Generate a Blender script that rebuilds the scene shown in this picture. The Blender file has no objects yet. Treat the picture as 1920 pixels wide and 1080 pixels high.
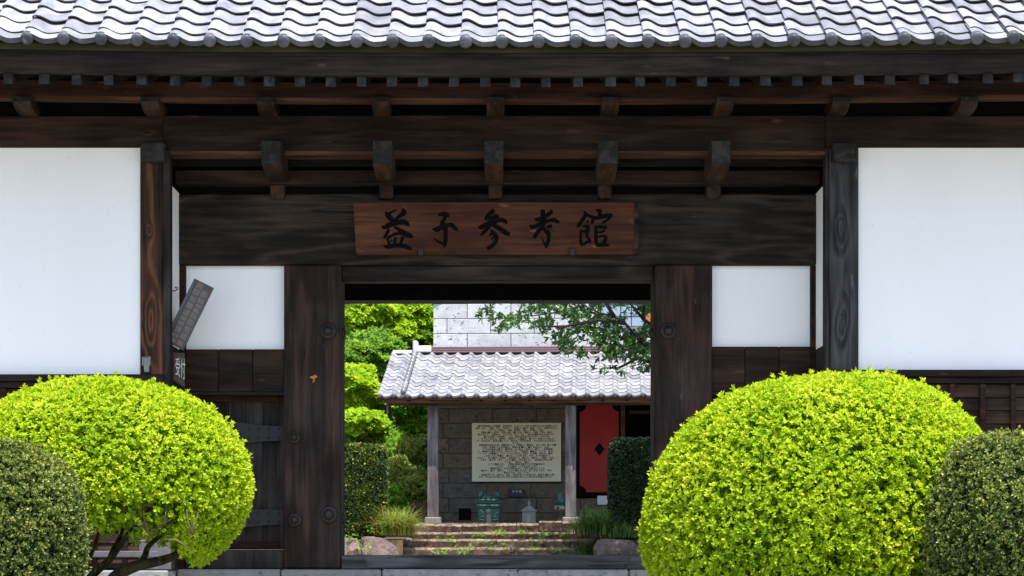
import bpy, math, random
import numpy as np
from mathutils import Vector, Matrix
from mathutils.geometry import tessellate_polygon

# ------------------------------------------------------------------ camera, sky, sun, exposure
S = bpy.context.scene
COL = S.collection
F, CX, HY, EYE = 3900.0, 933.0, 1015.0, 0.24
cam = bpy.data.cameras.new('camera'); camo = bpy.data.objects.new('camera', cam); COL.objects.link(camo)
camo.location = (0, 0, EYE); camo.rotation_euler = (math.radians(90), 0, 0)
cam.sensor_width = 36; cam.lens = F / 1920 * 36
cam.shift_x = (960 - CX) / 1920; cam.shift_y = (HY - 540) / 1920
cam.clip_start = 0.1; cam.clip_end = 1000
S.camera = camo
SUN_EL, SUN_AZ = 68.0, 22.0            # azimuth measured from "behind the camera" towards the right
w = bpy.data.worlds.new('World'); S.world = w; w.use_nodes = True
nt = w.node_tree; nt.nodes.clear()
sky = nt.nodes.new('ShaderNodeTexSky'); sky.sky_type = 'NISHITA'; sky.sun_disc = False
sky.sun_elevation = math.radians(SUN_EL)
sdir = Vector((math.sin(math.radians(SUN_AZ)) * math.cos(math.radians(SUN_EL)),
               -math.cos(math.radians(SUN_AZ)) * math.cos(math.radians(SUN_EL)), math.sin(math.radians(SUN_EL))))
sky.sun_rotation = math.atan2(sdir.x, sdir.y)
sky.air_density = 1.0; sky.dust_density = 1.6; sky.ozone_density = 1.0
bg = nt.nodes.new('ShaderNodeBackground'); bg.inputs['Strength'].default_value = 0.15
wo = nt.nodes.new('ShaderNodeOutputWorld')
nt.links.new(sky.outputs[0], bg.inputs[0]); nt.links.new(bg.outputs[0], wo.inputs[0])
sl = bpy.data.lights.new('sun', 'SUN'); sl.energy = 4.0; sl.angle = math.radians(0.5); sl.color = (1.0, 0.95, 0.88)
so = bpy.data.objects.new('sun', sl); COL.objects.link(so)
so.rotation_euler = sdir.to_track_quat('Z', 'Y').to_euler(); so.location = (6, 0, 20)
S.view_settings.view_transform = 'Standard'; S.view_settings.look = 'None'
S.view_settings.gamma = 1; S.view_settings.use_curve_mapping = False
S.view_settings.exposure = 1.22

random.seed(7); RNG = np.random.default_rng(11)
def X(px, d): return (px - CX) * d / F
def Z(py, d): return EYE + (HY - py) * d / F
def P(px, py, d): return (X(px, d), d, Z(py, d))

# ------------------------------------------------------------------ materials
class NB:
    def __init__(s, name):
        s.m = bpy.data.materials.new(name); s.m.use_nodes = True; s.t = s.m.node_tree; s.t.nodes.clear()
        s.out = s.t.nodes.new('ShaderNodeOutputMaterial')
    def n(s, typ, ins=None, **kw):
        nd = s.t.nodes.new('ShaderNode' + typ)
        for k, v in kw.items(): setattr(nd, k, v)
        for k, v in (ins or {}).items():
            if isinstance(v, bpy.types.NodeSocket): s.t.links.new(v, nd.inputs[k])
            elif v is not None: nd.inputs[k].default_value = v
        return nd
    def math(s, op, a, b=None, c=None, clamp=False):
        ins = {0: a}
        if b is not None: ins[1] = b
        if c is not None: ins[2] = c
        return s.n('Math', ins, operation=op, use_clamp=clamp).outputs[0]
    def mix(s, f, a, b, blend='MIX'):
        nd = s.t.nodes.new('ShaderNodeMix'); nd.data_type = 'RGBA'; nd.blend_type = blend
        for i, v in ((0, f), (6, a), (7, b)):
            if isinstance(v, bpy.types.NodeSocket): s.t.links.new(v, nd.inputs[i])
            else: nd.inputs[i].default_value = v if i == 0 else (tuple(v) + (1,))[:4]
        return nd.outputs[2]
    def ramp(s, f, stops):
        nd = s.t.nodes.new('ShaderNodeValToRGB'); s.t.links.new(f, nd.inputs[0]); cr = nd.color_ramp
        while len(cr.elements) < len(stops): cr.elements.new(0.5)
        for e, (p, c) in zip(cr.elements, stops): e.position = p; e.color = tuple(c) + (1,)
        return nd.outputs[0]
    def coords(s, scale=(1, 1, 1), rnd=0.0):
        tc = s.n('TexCoord').outputs['Object']
        if rnd:
            oi = s.n('ObjectInfo').outputs['Random']
            tc = s.n('VectorMath', {0: tc, 1: s.n('CombineXYZ', {0: s.math('MULTIPLY', oi, rnd), 1: s.math('MULTIPLY', oi, rnd * 2.3), 2: s.math('MULTIPLY', oi, rnd * 1.7)}).outputs[0]}, operation='ADD').outputs[0]
        return s.n('VectorMath', {0: tc, 1: scale}, operation='MULTIPLY').outputs[0]
    def noise(s, v, scale, detail=3, rough=.55, dist=0):
        return s.n('TexNoise', {'Vector': v, 'Scale': scale, 'Detail': detail, 'Roughness': rough, 'Distortion': dist}).outputs['Fac']
    def mrange(s, f, a, b, c=0., d=1.):
        return s.n('MapRange', {0: f, 1: a, 2: b, 3: c, 4: d}).outputs[0]
    def finish(s, col, rough=.6, bump=None, bdist=.004, bstr=.6, spec=.3, metal=0.):
        p = s.n('BsdfPrincipled', {'Base Color': col if isinstance(col, bpy.types.NodeSocket) else tuple(col) + (1,),
                                   'Roughness': rough, 'Metallic': metal, 'Specular IOR Level': spec})
        if bump is not None:
            b = s.n('Bump', {'Height': bump, 'Distance': bdist, 'Strength': bstr}); s.t.links.new(b.outputs[0], p.inputs['Normal'])
        s.t.links.new(p.outputs[0], s.out.inputs[0]); return s.m

def wood(name, dark, light, axis, wear=None, wearamt=.35, knots=(), ring=22., rough=.75, spec=.14, rnd=9., gs=.5):
    b = NB(name)
    k = [1, 1, 1]; k[axis] = .13
    c = b.coords(tuple(k), 0. if knots else rnd)
    n1 = b.noise(c, 5.0, 2, .5)
    ph = b.math('MULTIPLY', n1, ring)
    raw = b.n('TexCoord').outputs['Object']
    if knots:
        nv = b.n('TexNoise', {'Vector': raw, 'Scale': 4.0, 'Detail': 2}).outputs['Color']
        nv = b.n('VectorMath', {0: nv, 1: (.5, .5, .5)}, operation='SUBTRACT').outputs[0]
        raw = b.n('VectorMath', {0: nv, 1: (.07, .0, .12), 2: raw}, operation='MULTIPLY_ADD').outputs[0]
    for (kx, ky, kz, rx, ry, rz, amp) in knots:
        d = b.n('VectorMath', {0: raw, 1: (kx, ky, kz)}, operation='SUBTRACT').outputs[0]
        d = b.n('VectorMath', {0: d, 1: (1 / rx, 1 / ry, 1 / rz)}, operation='MULTIPLY').outputs[0]
        l = b.n('VectorMath', {0: d}, operation='LENGTH').outputs['Value']
        e = b.math('POWER', 2.718, b.math('MULTIPLY', b.math('MULTIPLY', l, l), -1.))
        ph = b.math('ADD', ph, b.math('MULTIPLY', e, amp))
    g = b.math('MULTIPLY_ADD', b.math('SINE', ph), .5, .5)
    k2 = [1, 1, 1]; k2[axis] = .06
    n2 = b.noise(b.coords(tuple(k2), rnd), 30, 5, .65)
    n2 = b.mrange(n2, .33, .70)
    k3 = [1, 1, 1]; k3[axis] = .12
    n4 = b.mrange(b.noise(b.coords(tuple(k3), rnd), 4.5, 3), .35, .68)
    n3 = b.noise(b.coords((1, 1, 1), rnd), 1.6, 4)
    n5 = b.mrange(b.noise(b.coords(tuple(1 if q == 1 else .3 for q in k), rnd), 13, 2), .70, .76)
    f = b.math('ADD', b.math('MULTIPLY', b.math('POWER', g, 2.5), gs), b.math('MULTIPLY', n2, .42), clamp=True)
    f = b.math('MULTIPLY', f, b.math('MULTIPLY_ADD', n4, .5, .5), clamp=True)
    k6 = [1, 1, 1]; k6[axis] = .03
    c6 = b.coords(tuple(k6), rnd * 1.3)
    n6 = b.mrange(b.noise(c6, 105, 2, .6), .3, .7)
    f = b.math('MULTIPLY', f, b.math('MULTIPLY_ADD', n6, .7, .6), clamp=True)
    col = b.mix(f, tuple(x * .6 for x in dark), tuple(x * 1.3 for x in light))
    ck = b.math('ABSOLUTE', b.math('SUBTRACT', b.noise(c6, 11, 2, .5), .5))
    ckm = b.math('MULTIPLY', b.mrange(ck, .006, .016, 1., 0.), b.mrange(b.noise(b.coords((1, 1, 1), rnd * .7), 2.2, 2), .5, .6))
    col = b.mix(b.math('MULTIPLY', ckm, .8), col, tuple(x * .3 for x in dark))
    if wear is not None:
        fw = b.mrange(n3, .40, .64, 0, wearamt)
        col = b.mix(b.math('MULTIPLY', fw, b.math('ADD', n2, .25), clamp=True), col, wear)
        col = b.mix(b.math('MULTIPLY', n5, .5), col, tuple(x * 1.7 for x in wear))
    h = b.math('ADD', b.math('MULTIPLY', g, .6), b.math('MULTIPLY', n2, .6))
    return b.finish(col, rough, h, .006, .7, spec)

M = {}
DK, LT = (.0088, .0050, .0036), (.034, .0192, .0128)
M['beam'] = wood('beam_wood', DK, LT, 0, (.05, .028, .017))
M['rafter'] = wood('rafter_wood', (.009, .0065, .0055), (.03, .022, .019), 1, (.03, .028, .028))
M['endgrain'] = wood('end_grain_wood', (.013, .0125, .0125), (.035, .034, .034), 1, (.05, .048, .045))
M['bracket'] = wood('bracket_wood', (.012, .007, .005), (.05, .028, .018), 1, (.085, .05, .028), .5)
M['redbeam'] = wood('reddish_beam_wood', (.0115, .0048, .0036), (.04, .0185, .0125), 0, (.065, .03, .017))
M['bounce_strip'] = wood('bounce_lit_wood', (.03, .0135, .008), (.105, .052, .030), 0, (.12, .07, .04))  # wood lightened to paint in ground-bounced light on beam undersides
M['fascia'] = wood('weathered_fascia_wood', (.0068, .0046, .0038), (.024, .0165, .0135), 0, (.055, .037, .025))
M['mossy'] = wood('mossy_eave_wood', (.017, .014, .006), (.055, .046, .022), 0, (.075, .066, .032))
M['lintel'] = wood('lintel_wood', (.0068, .0048, .0037), (.033, .0235, .017), 0, (.05, .039, .03), .3, knots=[(-2.2, -.05, 2.52, .5, .4, .12, 14), (-1.4, -.05, 2.62, .4, .4, .07, 10), (1.45, -.05, 2.5, .5, .4, .10, 18), (1.9, -.05, 2.62, .35, .4, .08, 14), (2.35, -.05, 2.45, .4, .4, .09, -12)], ring=30, gs=.75)
M['post'] = wood('gate_post_wood', (.0085, .0048, .0038), (.043, .0225, .0165), 2, (.055, .046, .041), .45, gs=.6)
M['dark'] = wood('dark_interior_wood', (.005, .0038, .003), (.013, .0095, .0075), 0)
M['vert'] = wood('upright_board_wood', (.007, .0055, .005), (.032, .026, .023), 2, (.06, .054, .05), .5)
M['sill'] = wood('grey_sill_wood', (.034, .034, .036), (.12, .12, .124), 0, (.10, .10, .10))
M['boardw'] = wood('name_board_wood', (.040, .0125, .0065), (.115, .040, .019), 0, (.13, .06, .03), .3, ring=12, gs=.25)
M['siding'] = wood('siding_wood', (.0075, .0042, .003), (.05, .028, .018), 0, (.10, .06, .035), .6)
M['grey_post'] = wood('grey_porch_wood', (.07, .065, .07), (.2, .18, .185), 2, (.24, .22, .22), .5)
M['brown_beam'] = wood('brown_porch_wood', (.06, .03, .017), (.15, .08, .046), 0)

def plaster(name, c, grime=.1):
    b = NB(name)
    v = b.coords((1, 1, .35)); n = b.noise(v, 1.7, 5, .6); f = b.noise(b.coords(), 60, 2)
    sp = b.mrange(b.noise(b.coords(), 34, 2), .70, .76, 0, .35)
    col = b.mix(b.mrange(n, .35, .8, 0, grime), c, tuple(x * .72 for x in c))
    col = b.mix(sp, col, tuple(x * .6 for x in c))
    return b.finish(col, .85, b.math('ADD', b.math('MULTIPLY', n, 2.), f), .002, .35, .1)
M['plaster'] = plaster('white_plaster', (.77, .772, .77), .16)
def stone(name, a, c, scale=6, pits=None, bd=.02, rnd=11., grad=None):
    b = NB(name)
    v = b.coords((1, 1, 1), rnd); n = b.noise(v, scale, 6, .62); n2 = b.noise(v, scale * 7, 3)
    col = b.mix(b.mrange(n, .3, .72), a, c)
    oi = b.n('ObjectInfo').outputs['Random']
    col = b.mix(b.math('MULTIPLY', oi, .35), col, tuple(x * .72 for x in a))
    h = b.math('ADD', n, b.math('MULTIPLY', n2, .35))
    if pits:
        vp = b.coords((.8, 1, 1.5), rnd)
        pn = b.noise(vp, 15, 3, .6); pm = b.mrange(pn, .60, .65)
        bn = b.mrange(b.noise(vp, 4, 2), .4, .6, .3, 1.)
        pm = b.math('MULTIPLY', pm, bn)
        col = b.mix(pm, col, pits); h = b.math('SUBTRACT', h, b.math('MULTIPLY', pm, .8))
    return b.finish(col, .9, h, bd, .7, .12)
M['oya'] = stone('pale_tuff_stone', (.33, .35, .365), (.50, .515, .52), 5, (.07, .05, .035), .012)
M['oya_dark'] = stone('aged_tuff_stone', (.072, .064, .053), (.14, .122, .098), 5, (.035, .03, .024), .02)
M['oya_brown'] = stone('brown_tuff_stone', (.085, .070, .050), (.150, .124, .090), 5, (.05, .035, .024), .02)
M['step'] = stone('step_stone', (.085, .062, .045), (.44, .325, .235), 9, (.03, .026, .015), .12)
M['boulder'] = stone('boulder_stone', (.085, .062, .054), (.23, .17, .145), 5, (.04, .03, .026), .10)
M['granite'] = stone('granite', (.15, .155, .155), (.25, .255, .25), 14, (.09, .09, .09), .006)
M['rail_stone'] = stone('rail_stone', (.085, .083, .09), (.14, .135, .145), 14, (.05, .17, .17), .006)
M['base_stone'] = stone('base_stone', (.14, .135, .125), (.26, .25, .23), 9, (.08, .08, .075), .02)
M['gravel'] = stone('pale_gravel', (.30, .28, .25), (.46, .44, .40), 30, (.16, .15, .13), .02)
M['soil'] = stone('soil', (.05, .035, .022), (.12, .085, .05), 5, None, .05)

M['moss'] = stone('mossy_soil', (.03, .055, .012), (.10, .13, .03), 5, None, .05)
def tile(name, a, c, rnd=1., spec=.5):
    b = NB(name)
    oi = b.n('ObjectInfo').outputs['Random']
    v = b.coords((1, .6, 1), 13.)
    n = b.noise(v, 7, 5, .65); n2 = b.noise(v, 3.0, 4)
    col = b.mix(b.mrange(n, .32, .66), a, c)
    col = b.mix(b.math('MULTIPLY', b.math('POWER', oi, 2.), .7 * rnd), col, tuple(x * .6 for x in a))
    col = b.mix(b.mrange(n2, .54, .70, 0, .55), col, (.13, .13, .15))
    col = b.mix(b.mrange(b.noise(v, 15, 2), .69, .74, 0, .5), col, (.25, .19, .13))
    return b.finish(col, b.mrange(n, .3, .7, .30, .5), n, .003, .3, spec)
M['tile'] = tile('smoked_grey_tile', (.21, .213, .235), (.36, .358, .38))
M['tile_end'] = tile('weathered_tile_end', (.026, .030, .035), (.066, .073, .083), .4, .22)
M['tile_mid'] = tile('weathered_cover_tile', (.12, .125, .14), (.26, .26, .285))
M['tile_lip_shade'] = tile('tile_lip_shade', (.045, .045, .055), (.075, .075, .085), .3)  # dark colour that paints the shadow lines between tiles

def flat(name, c, rough=.6, spec=.3, metal=0., var=.25, sc=12):
    b = NB(name); n = b.noise(b.coords((1, 1, 1), 5.), sc, 4)
    col = b.mix(b.mrange(n, .3, .75, 0, var), c, tuple(x * .45 for x in c))
    return b.finish(col, rough, n, .003, .3, spec, metal)
M['ink'] = flat('black_ink', (.0025, .0022, .002), .8, .06)
M['iron'] = flat('dark_iron', (.022, .018, .017), .55, .4, .3)
M['hinge'] = flat('hinge_iron', (.012, .0105, .010), .5, .4, .3)
M['green_metal'] = flat('patinated_metal', (.17, .21, .20), .5, .4, .2)
M['red'] = flat('red_lacquer', (.26, .009, .009), .45, .3, 0, .3, 3)
M['black_paint_and_shade'] = flat('black_paint_and_shade', (.004, .004, .004), .8, .06)  # black paint on the door, painted darkness in the room beside it
M['cream'] = flat('cream_board', (.60, .57, .43), .7, .15, 0, .15, 4)
M['print'] = flat('dark_print', (.035, .032, .025), .7)
M['white_print'] = flat('white_print', (.62, .62, .6), .7)
M['copper'] = flat('copper_flashing', (.16, .10, .115), .45, .4, .3)
M['white_tile'] = flat('pale_ridge_tile', (.55, .53, .51), .6, .3)
M['green_glaze'] = flat('green_glaze', (.028, .105, .08), .3, .5, 0, .6, 20)
M['pale_glaze'] = flat('pale_glaze', (.30, .36, .30), .4, .4, 0, .5, 20)
M['grey_ceramic'] = flat('grey_ceramic', (.26, .26, .215), .7, .2, 0, .4)
M['brown_glaze'] = flat('brown_glaze', (.10, .065, .03), .4, .4, 0, .5, 20)
M['sign_red'] = flat('sign_red', (.10, .03, .028), .6)
M['sign_brown'] = flat('sign_brown', (.075, .06, .055), .6, .3, 0, .3, 30)
M['sign_cell'] = flat('worn_print', (.16, .145, .13), .7, .1, 0, .6, 40)
M['sign_edge'] = flat('slate_blue_edge', (.07, .085, .10), .6)
M['plaque'] = flat('plaque', (.022, .013, .018), .5)
M['rust'] = flat('rusty_sheet', (.10, .05, .035), .8, .1, 0, .5, 6)
M['shutter'] = flat('blue_grey_panel', (.24, .31, .40), .6, .3, 0, .3)
M['orange'] = flat('orange_brown_wall', (.36, .13, .045), .8, .1, 0, .4)
M['bark'] = wood('bark', (.010, .0075, .006), (.04, .031, .024), 2, (.06, .06, .045), .5, ring=30, rough=.9, spec=.1)
M['bark_mossy'] = wood('mossy_bark', (.018, .014, .009), (.06, .05, .03), 2, (.05, .055, .025), .7, ring=30, rough=.9, spec=.1)
M['twig'] = flat('dry_twig', (.13, .095, .06), .9, .1)
M['dead_leaf'] = flat('dried_leaf', (.32, .15, .04), .8, .1)
M['plain_white'] = flat('white_plate', (.55, .56, .58), .6)  # plain white of the wall plate

def leafmat(name, stops, trans=.35, rough=.42, spec=.35):
    b = NB(name)
    a = b.n('Attribute', attribute_name='tint').outputs['Fac']
    col = b.ramp(a, stops)
    p = b.n('BsdfPrincipled', {'Base Color': col, 'Roughness': rough, 'Specular IOR Level': spec})
    t = b.n('BsdfTranslucent', {'Color': col})
    mx = b.n('MixShader', {0: trans, 1: p.outputs[0], 2: t.outputs[0]})
    b.t.links.new(mx.outputs[0], b.out.inputs[0]); return b.m
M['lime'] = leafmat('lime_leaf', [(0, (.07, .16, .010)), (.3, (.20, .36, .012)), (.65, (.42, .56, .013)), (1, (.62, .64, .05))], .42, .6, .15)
M['holly'] = leafmat('dark_glossy_leaf', [(0, (.022, .04, .011)), (.45, (.075, .12, .026)), (.75, (.18, .23, .04)), (1, (.38, .40, .08))], .25, .42, .28)
M['hedge'] = leafmat('hedge_leaf', [(0, (.014, .03, .010)), (.5, (.04, .08, .016)), (.8, (.18, .22, .025)), (1, (.42, .40, .05))], .25, .42, .3)
M['hedge_dark'] = leafmat('dark_hedge_leaf', [(0, (.010, .022, .009)), (.7, (.02, .042, .014)), (1, (.06, .10, .025))], .2, .35, .4)
M['maple'] = leafmat('maple_leaf', [(0, (.14, .30, .016)), (.5, (.36, .56, .022)), (1, (.60, .68, .04))], .48, .6, .15)
M['mid'] = leafmat('mid_green_leaf', [(0, (.08, .18, .02)), (.5, (.20, .40, .03)), (1, (.40, .56, .07))], .42, .5, .2)
M['deep'] = leafmat('deep_green_leaf', [(0, (.07, .16, .018)), (.6, (.19, .38, .03)), (1, (.40, .55, .06))], .4, .5, .2)
M['tree_leaf'] = leafmat('tree_leaf', [(0, (.018, .05, .014)), (.6, (.055, .13, .024)), (1, (.20, .34, .045))], .35, .45, .3)
M['olive'] = leafmat('olive_leaf', [(0, (.10, .15, .025)), (.5, (.26, .34, .05)), (1, (.46, .42, .09))], .35, .5)
M['grass'] = leafmat('grass_blade', [(0, (.34, .15, .035)), (.25, (.22, .22, .035)), (.7, (.18, .30, .035)), (1, (.36, .44, .08))], .35, .5)
M['grass_dark'] = leafmat('dark_grass_blade', [(0, (.025, .055, .012)), (.7, (.06, .13, .02)), (1, (.18, .28, .05))], .3, .45)

# ------------------------------------------------------------------ mesh helpers
class MB:
    def __init__(s): s.v = []; s.f = []; s.sm = []
    def add(s, v, f, smooth=False):
        o = len(s.v); s.v += [tuple(p) for p in v]
        for q in f: s.f.append([i + o for i in q]); s.sm.append(smooth)
        return s
    def box(s, x0, x1, y0, y1, z0, z1, bev=0.):
        if bev <= 0:
            v = [(x, y, z) for z in (z0, z1) for y in (y0, y1) for x in (x0, x1)]
            return s.add(v, [(0, 2, 3, 1), (4, 5, 7, 6), (0, 1, 5, 4), (2, 6, 7, 3), (0, 4, 6, 2), (1, 3, 7, 5)])
        b = bev; L = []
        def oct_(z, i):
            a0, a1, c0, c1 = x0 + i, x1 - i, y0 + i, y1 - i
            return [(a0 + b, c0, z), (a1 - b, c0, z), (a1, c0 + b, z), (a1, c1 - b, z), (a1 - b, c1, z), (a0 + b, c1, z), (a0, c1 - b, z), (a0, c0 + b, z)]
        v = oct_(z0, b) + oct_(z0 + b, 0) + oct_(z1 - b, 0) + oct_(z1, b)
        f = [tuple(range(7, -1, -1)), tuple(range(24, 32))]
        for k in range(3):
            for i in range(8): j = (i + 1) % 8; f.append((k * 8 + i, k * 8 + j, k * 8 + 8 + j, k * 8 + 8 + i))
        return s.add(v, f)
    def hexa(s, p):  # 8 corners in box order
        return s.add(p, [(0, 2, 3, 1), (4, 5, 7, 6), (0, 1, 5, 4), (2, 6, 7, 3), (0, 4, 6, 2), (1, 3, 7, 5)])
    def prism_x(s, prof, x0, x1):  # profile (y,z) extruded along x
        n = len(prof)
        v = [(x0, y, z) for y, z in prof] + [(x1, y, z) for y, z in prof]
        return s.add(v, [tuple(range(n)), tuple(range(2 * n - 1, n - 1, -1))] + [(i, i + n, (i + 1) % n + n, (i + 1) % n) for i in range(n)])
    def prism_y(s, prof, y0, y1):  # profile (x,z) extruded along y
        n = len(prof)
        v = [(x, y0, z) for x, z in prof] + [(x, y1, z) for x, z in prof]
        return s.add(v, [tuple(range(n - 1, -1, -1)), tuple(range(n, 2 * n))] + [(i, (i + 1) % n, (i + 1) % n + n, i + n) for i in range(n)])
    def tube(s, pts, rad, n=8):
        pts = [Vector(p) for p in pts]; v = []; f = []; ref = Vector((.31, .17, .93))
        for i, p in enumerate(pts):
            d = (pts[min(i + 1, len(pts) - 1)] - pts[max(i - 1, 0)]).normalized()
            a = d.cross(ref)
            if a.length < .1: a = d.cross(Vector((1, 0, 0)))
            a.normalize(); b = d.cross(a); r = rad[i] if hasattr(rad, '__len__') else rad
            v += [p + a * (math.cos(2 * math.pi * k / n) * r) + b * (math.sin(2 * math.pi * k / n) * r) for k in range(n)]
        for i in range(len(pts) - 1):
            for k in range(n): j = (k + 1) % n; f.append((i * n + k, i * n + j, i * n + n + j, i * n + n + k))
        f += [tuple(range(n - 1, -1, -1)), tuple(range((len(pts) - 1) * n, len(pts) * n))]
        return s.add(v, f, True)
    def lathe(s, prof, c=(0, 0, 0), axis='z', n=16):
        v = []; f = []
        for r, h in prof:
            for k in range(n):
                t = 2 * math.pi * k / n; a, b = r * math.cos(t), r * math.sin(t)
                v.append((c[0] + a, c[1] + b, c[2] + h) if axis == 'z' else ((c[0] + a, c[1] - h, c[2] + b) if axis == 'y' else (c[0] + h, c[1] + a, c[2] + b)))
        for i in range(len(prof) - 1):
            for k in range(n): j = (k + 1) % n; f.append((i * n + k, i * n + j, i * n + n + j, i * n + n + k))
        f += [tuple(range(n - 1, -1, -1)), tuple(range((len(prof) - 1) * n, len(prof) * n))]
        return s.add(v, f, True)
    def mesh(s, name, org=(0, 0, 0), m=None):
        me = bpy.data.meshes.new(name)
        me.from_pydata([(a - org[0], b - org[1], c - org[2]) for a, b, c in s.v], [], s.f)
        me.polygons.foreach_set('use_smooth', s.sm)
        if m is not None: me.materials.append(m)
        me.update(); return me
def link(name, me, parent=None, loc=(0, 0, 0), rot=(0, 0, 0)):
    o = bpy.data.objects.new(name, me); COL.objects.link(o); o.location = loc; o.rotation_euler = rot
    if parent is not None: o.parent = parent
    return o
def worg(p):  # world location of an unrotated chain of parents
    x = Vector((0, 0, 0))
    while p is not None: x += p.location; p = p.parent
    return tuple(x)
def part(name, mb, m, parent, label=None):     # mb in world coordinates, unrotated parents
    o = link(name, mb.mesh(name, worg(parent), m), parent)
    if label: o['label'] = label
    return o
def lpart(name, mb, m, parent, label=None):    # mb in the thing's own coordinates
    o = link(name, mb.mesh(name, (0, 0, 0), m), parent)
    if label: o['label'] = label
    return o
def tag(o, label, cat, group=None):
    o['label'] = label; o['category'] = cat
    if group: o['group'] = group
    return o
def thing(name, label, cat, loc, rotz=0., group=None):
    return tag(link(name, None, None, loc, (0, 0, rotz)), label, cat, group)
def solo(name, mb, m, label, cat, loc, group=None):
    return tag(link(name, mb.mesh(name, loc, m), None, loc), label, cat, group)
def struct(name, mb, m, kind='structure'):
    o = link(name, mb.mesh(name, (0, 0, 0), m)); o['kind'] = kind; return o
def recalc(o):
    import bmesh
    bm = bmesh.new(); bm.from_mesh(o.data); bmesh.ops.recalc_face_normals(bm, faces=bm.faces); bm.to_mesh(o.data); bm.free()

# text as flat mesh, lying in the XZ plane facing -Y
def text_mesh(body, size, res=1, ext=0., off=0.):
    cu = bpy.data.curves.new('t', 'FONT'); cu.body = body; cu.size = size; cu.resolution_u = res; cu.extrude = ext; cu.offset = off
    cu.align_x = 'CENTER'; cu.align_y = 'CENTER'
    o = bpy.data.objects.new('t', cu); COL.objects.link(o)
    dg = bpy.context.evaluated_depsgraph_get(); dg.update()
    me = bpy.data.meshes.new_from_object(o.evaluated_get(dg)); bpy.data.objects.remove(o)
    n = len(me.vertices); a = np.empty(n * 3, 'f'); me.vertices.foreach_get('co', a); a = a.reshape(-1, 3)
    vs = [(x, -z, y) for x, y, z in a.tolist()]; fs = [list(p.vertices) for p in me.polygons]
    bpy.data.meshes.remove(me); bpy.data.curves.remove(cu)
    return vs, fs

# ---------------------------------------------------------------- foliage
def nrm(a): return a / np.maximum(np.linalg.norm(a, axis=1, keepdims=True), 1e-9)
def leaves(base, axis, up, L, W, tint, fold=.18, quads=4):
    """numpy: one folded leaf per row; returns verts, faces(tri), tint per vertex"""
    n = len(base); a = nrm(axis); side = nrm(np.cross(a, up)); nn = np.cross(side, a)
    L = L[:, None]; Wd = W[:, None]
    if quads == 4:
        pts = [base, base + a * L * .3 + side * Wd * .42 + nn * L * fold * .5, base + a * L * .68 + side * Wd * .42 + nn * L * fold * .4,
               base + a * L - nn * L * .08, base + a * L * .68 - side * Wd * .42 + nn * L * fold * .4, base + a * L * .3 - side * Wd * .42 + nn * L * fold * .5, base + a * L * .5]
        tri = np.array([[0, 1, 6], [1, 2, 6], [2, 3, 6], [3, 4, 6], [4, 5, 6], [5, 0, 6]]); k = 7
    else:
        pts = [base, base + a * L * .5 + side * Wd * .5 + nn * L * fold, base + a * L, base + a * L * .5 - side * Wd * .5 + nn * L * fold]
        tri = np.array([[0, 1, 2], [0, 2, 3]]); k = 4
    V = np.stack(pts, 1).reshape(-1, 3)
    T = (np.arange(n)[:, None, None] * k + tri[None]).reshape(-1, 3)
    return V, T, np.repeat(tint, k)
def np_object(name, V, T, tint, m, parent=None, org=None):
    org = worg(parent) if org is None else org
    me = bpy.data.meshes.new(name)
    V = (V - np.array(org)).astype('f'); nv, nf = len(V), len(T)
    me.vertices.add(nv); me.vertices.foreach_set('co', V.ravel())
    me.loops.add(nf * 3); me.loops.foreach_set('vertex_index', T.astype('i').ravel())
    me.polygons.add(nf); me.polygons.foreach_set('loop_start', np.arange(0, nf * 3, 3, dtype='i'))
    at = me.attributes.new('tint', 'FLOAT', 'POINT'); at.data.foreach_set('value', tint.astype('f'))
    me.materials.append(m); me.update(calc_edges=True); me.validate()
    return link(name, me, parent)
def lump(v, seed, k=5, fr=(2, 6)):
    r = np.random.default_rng(seed); s = np.zeros(len(v))
    for _ in range(k):
        d = nrm(r.normal(size=(1, 3)))[0] * r.uniform(*fr); s += np.sin(v @ d + r.uniform(0, 6.28))
    return s / k
def sprigs(c, u, nl, L, W, beta, seed, tint, tj=.15, quads=4):
    """rosettes of nl leaves at c with axis u"""
    r = np.random.default_rng(seed); n = len(c)
    ref = np.where(np.abs(u[:, 2:3]) > .9, np.array([[1., 0, 0]]), np.array([[0, 0, 1.]]))
    e1 = nrm(np.cross(u, ref)); e2 = np.cross(u, e1)
    ph0 = r.uniform(0, 6.28, n); B = []; A = []; U = []; LL = []; TT = []
    for k in range(nl):
        ph = ph0 + 2.4 * k + r.normal(0, .3, n); be = np.radians(beta[0] + (beta[1] - beta[0]) * (k + .5) / nl + r.normal(0, 9, n))
        rad = e1 * np.cos(ph)[:, None] + e2 * np.sin(ph)[:, None]
        a = u * np.cos(be)[:, None] + rad * np.sin(be)[:, None]
        B.append(c - u * (.15 * L * k / nl)); A.append(a); U.append(u * np.sin(be)[:, None] - rad * np.cos(be)[:, None] + r.normal(0, .25, (n, 3)))
        LL.append(L * r.uniform(.65, 1.2, n)); TT.append(np.clip(tint + r.normal(0, tj, n) - .12 * k / nl, 0, 1))
    L_ = np.concatenate(LL)
    return leaves(np.concatenate(B), np.concatenate(A), np.concatenate(U), L_, L_ * W, np.concatenate(TT), quads=quads)
def cat(parts):
    V = []; T = []; A = []; o = 0
    for v, t, a in parts: V.append(v); T.append(t + o); A.append(a); o += len(v)
    return np.concatenate(V), np.concatenate(T), np.concatenate(A)
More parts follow.
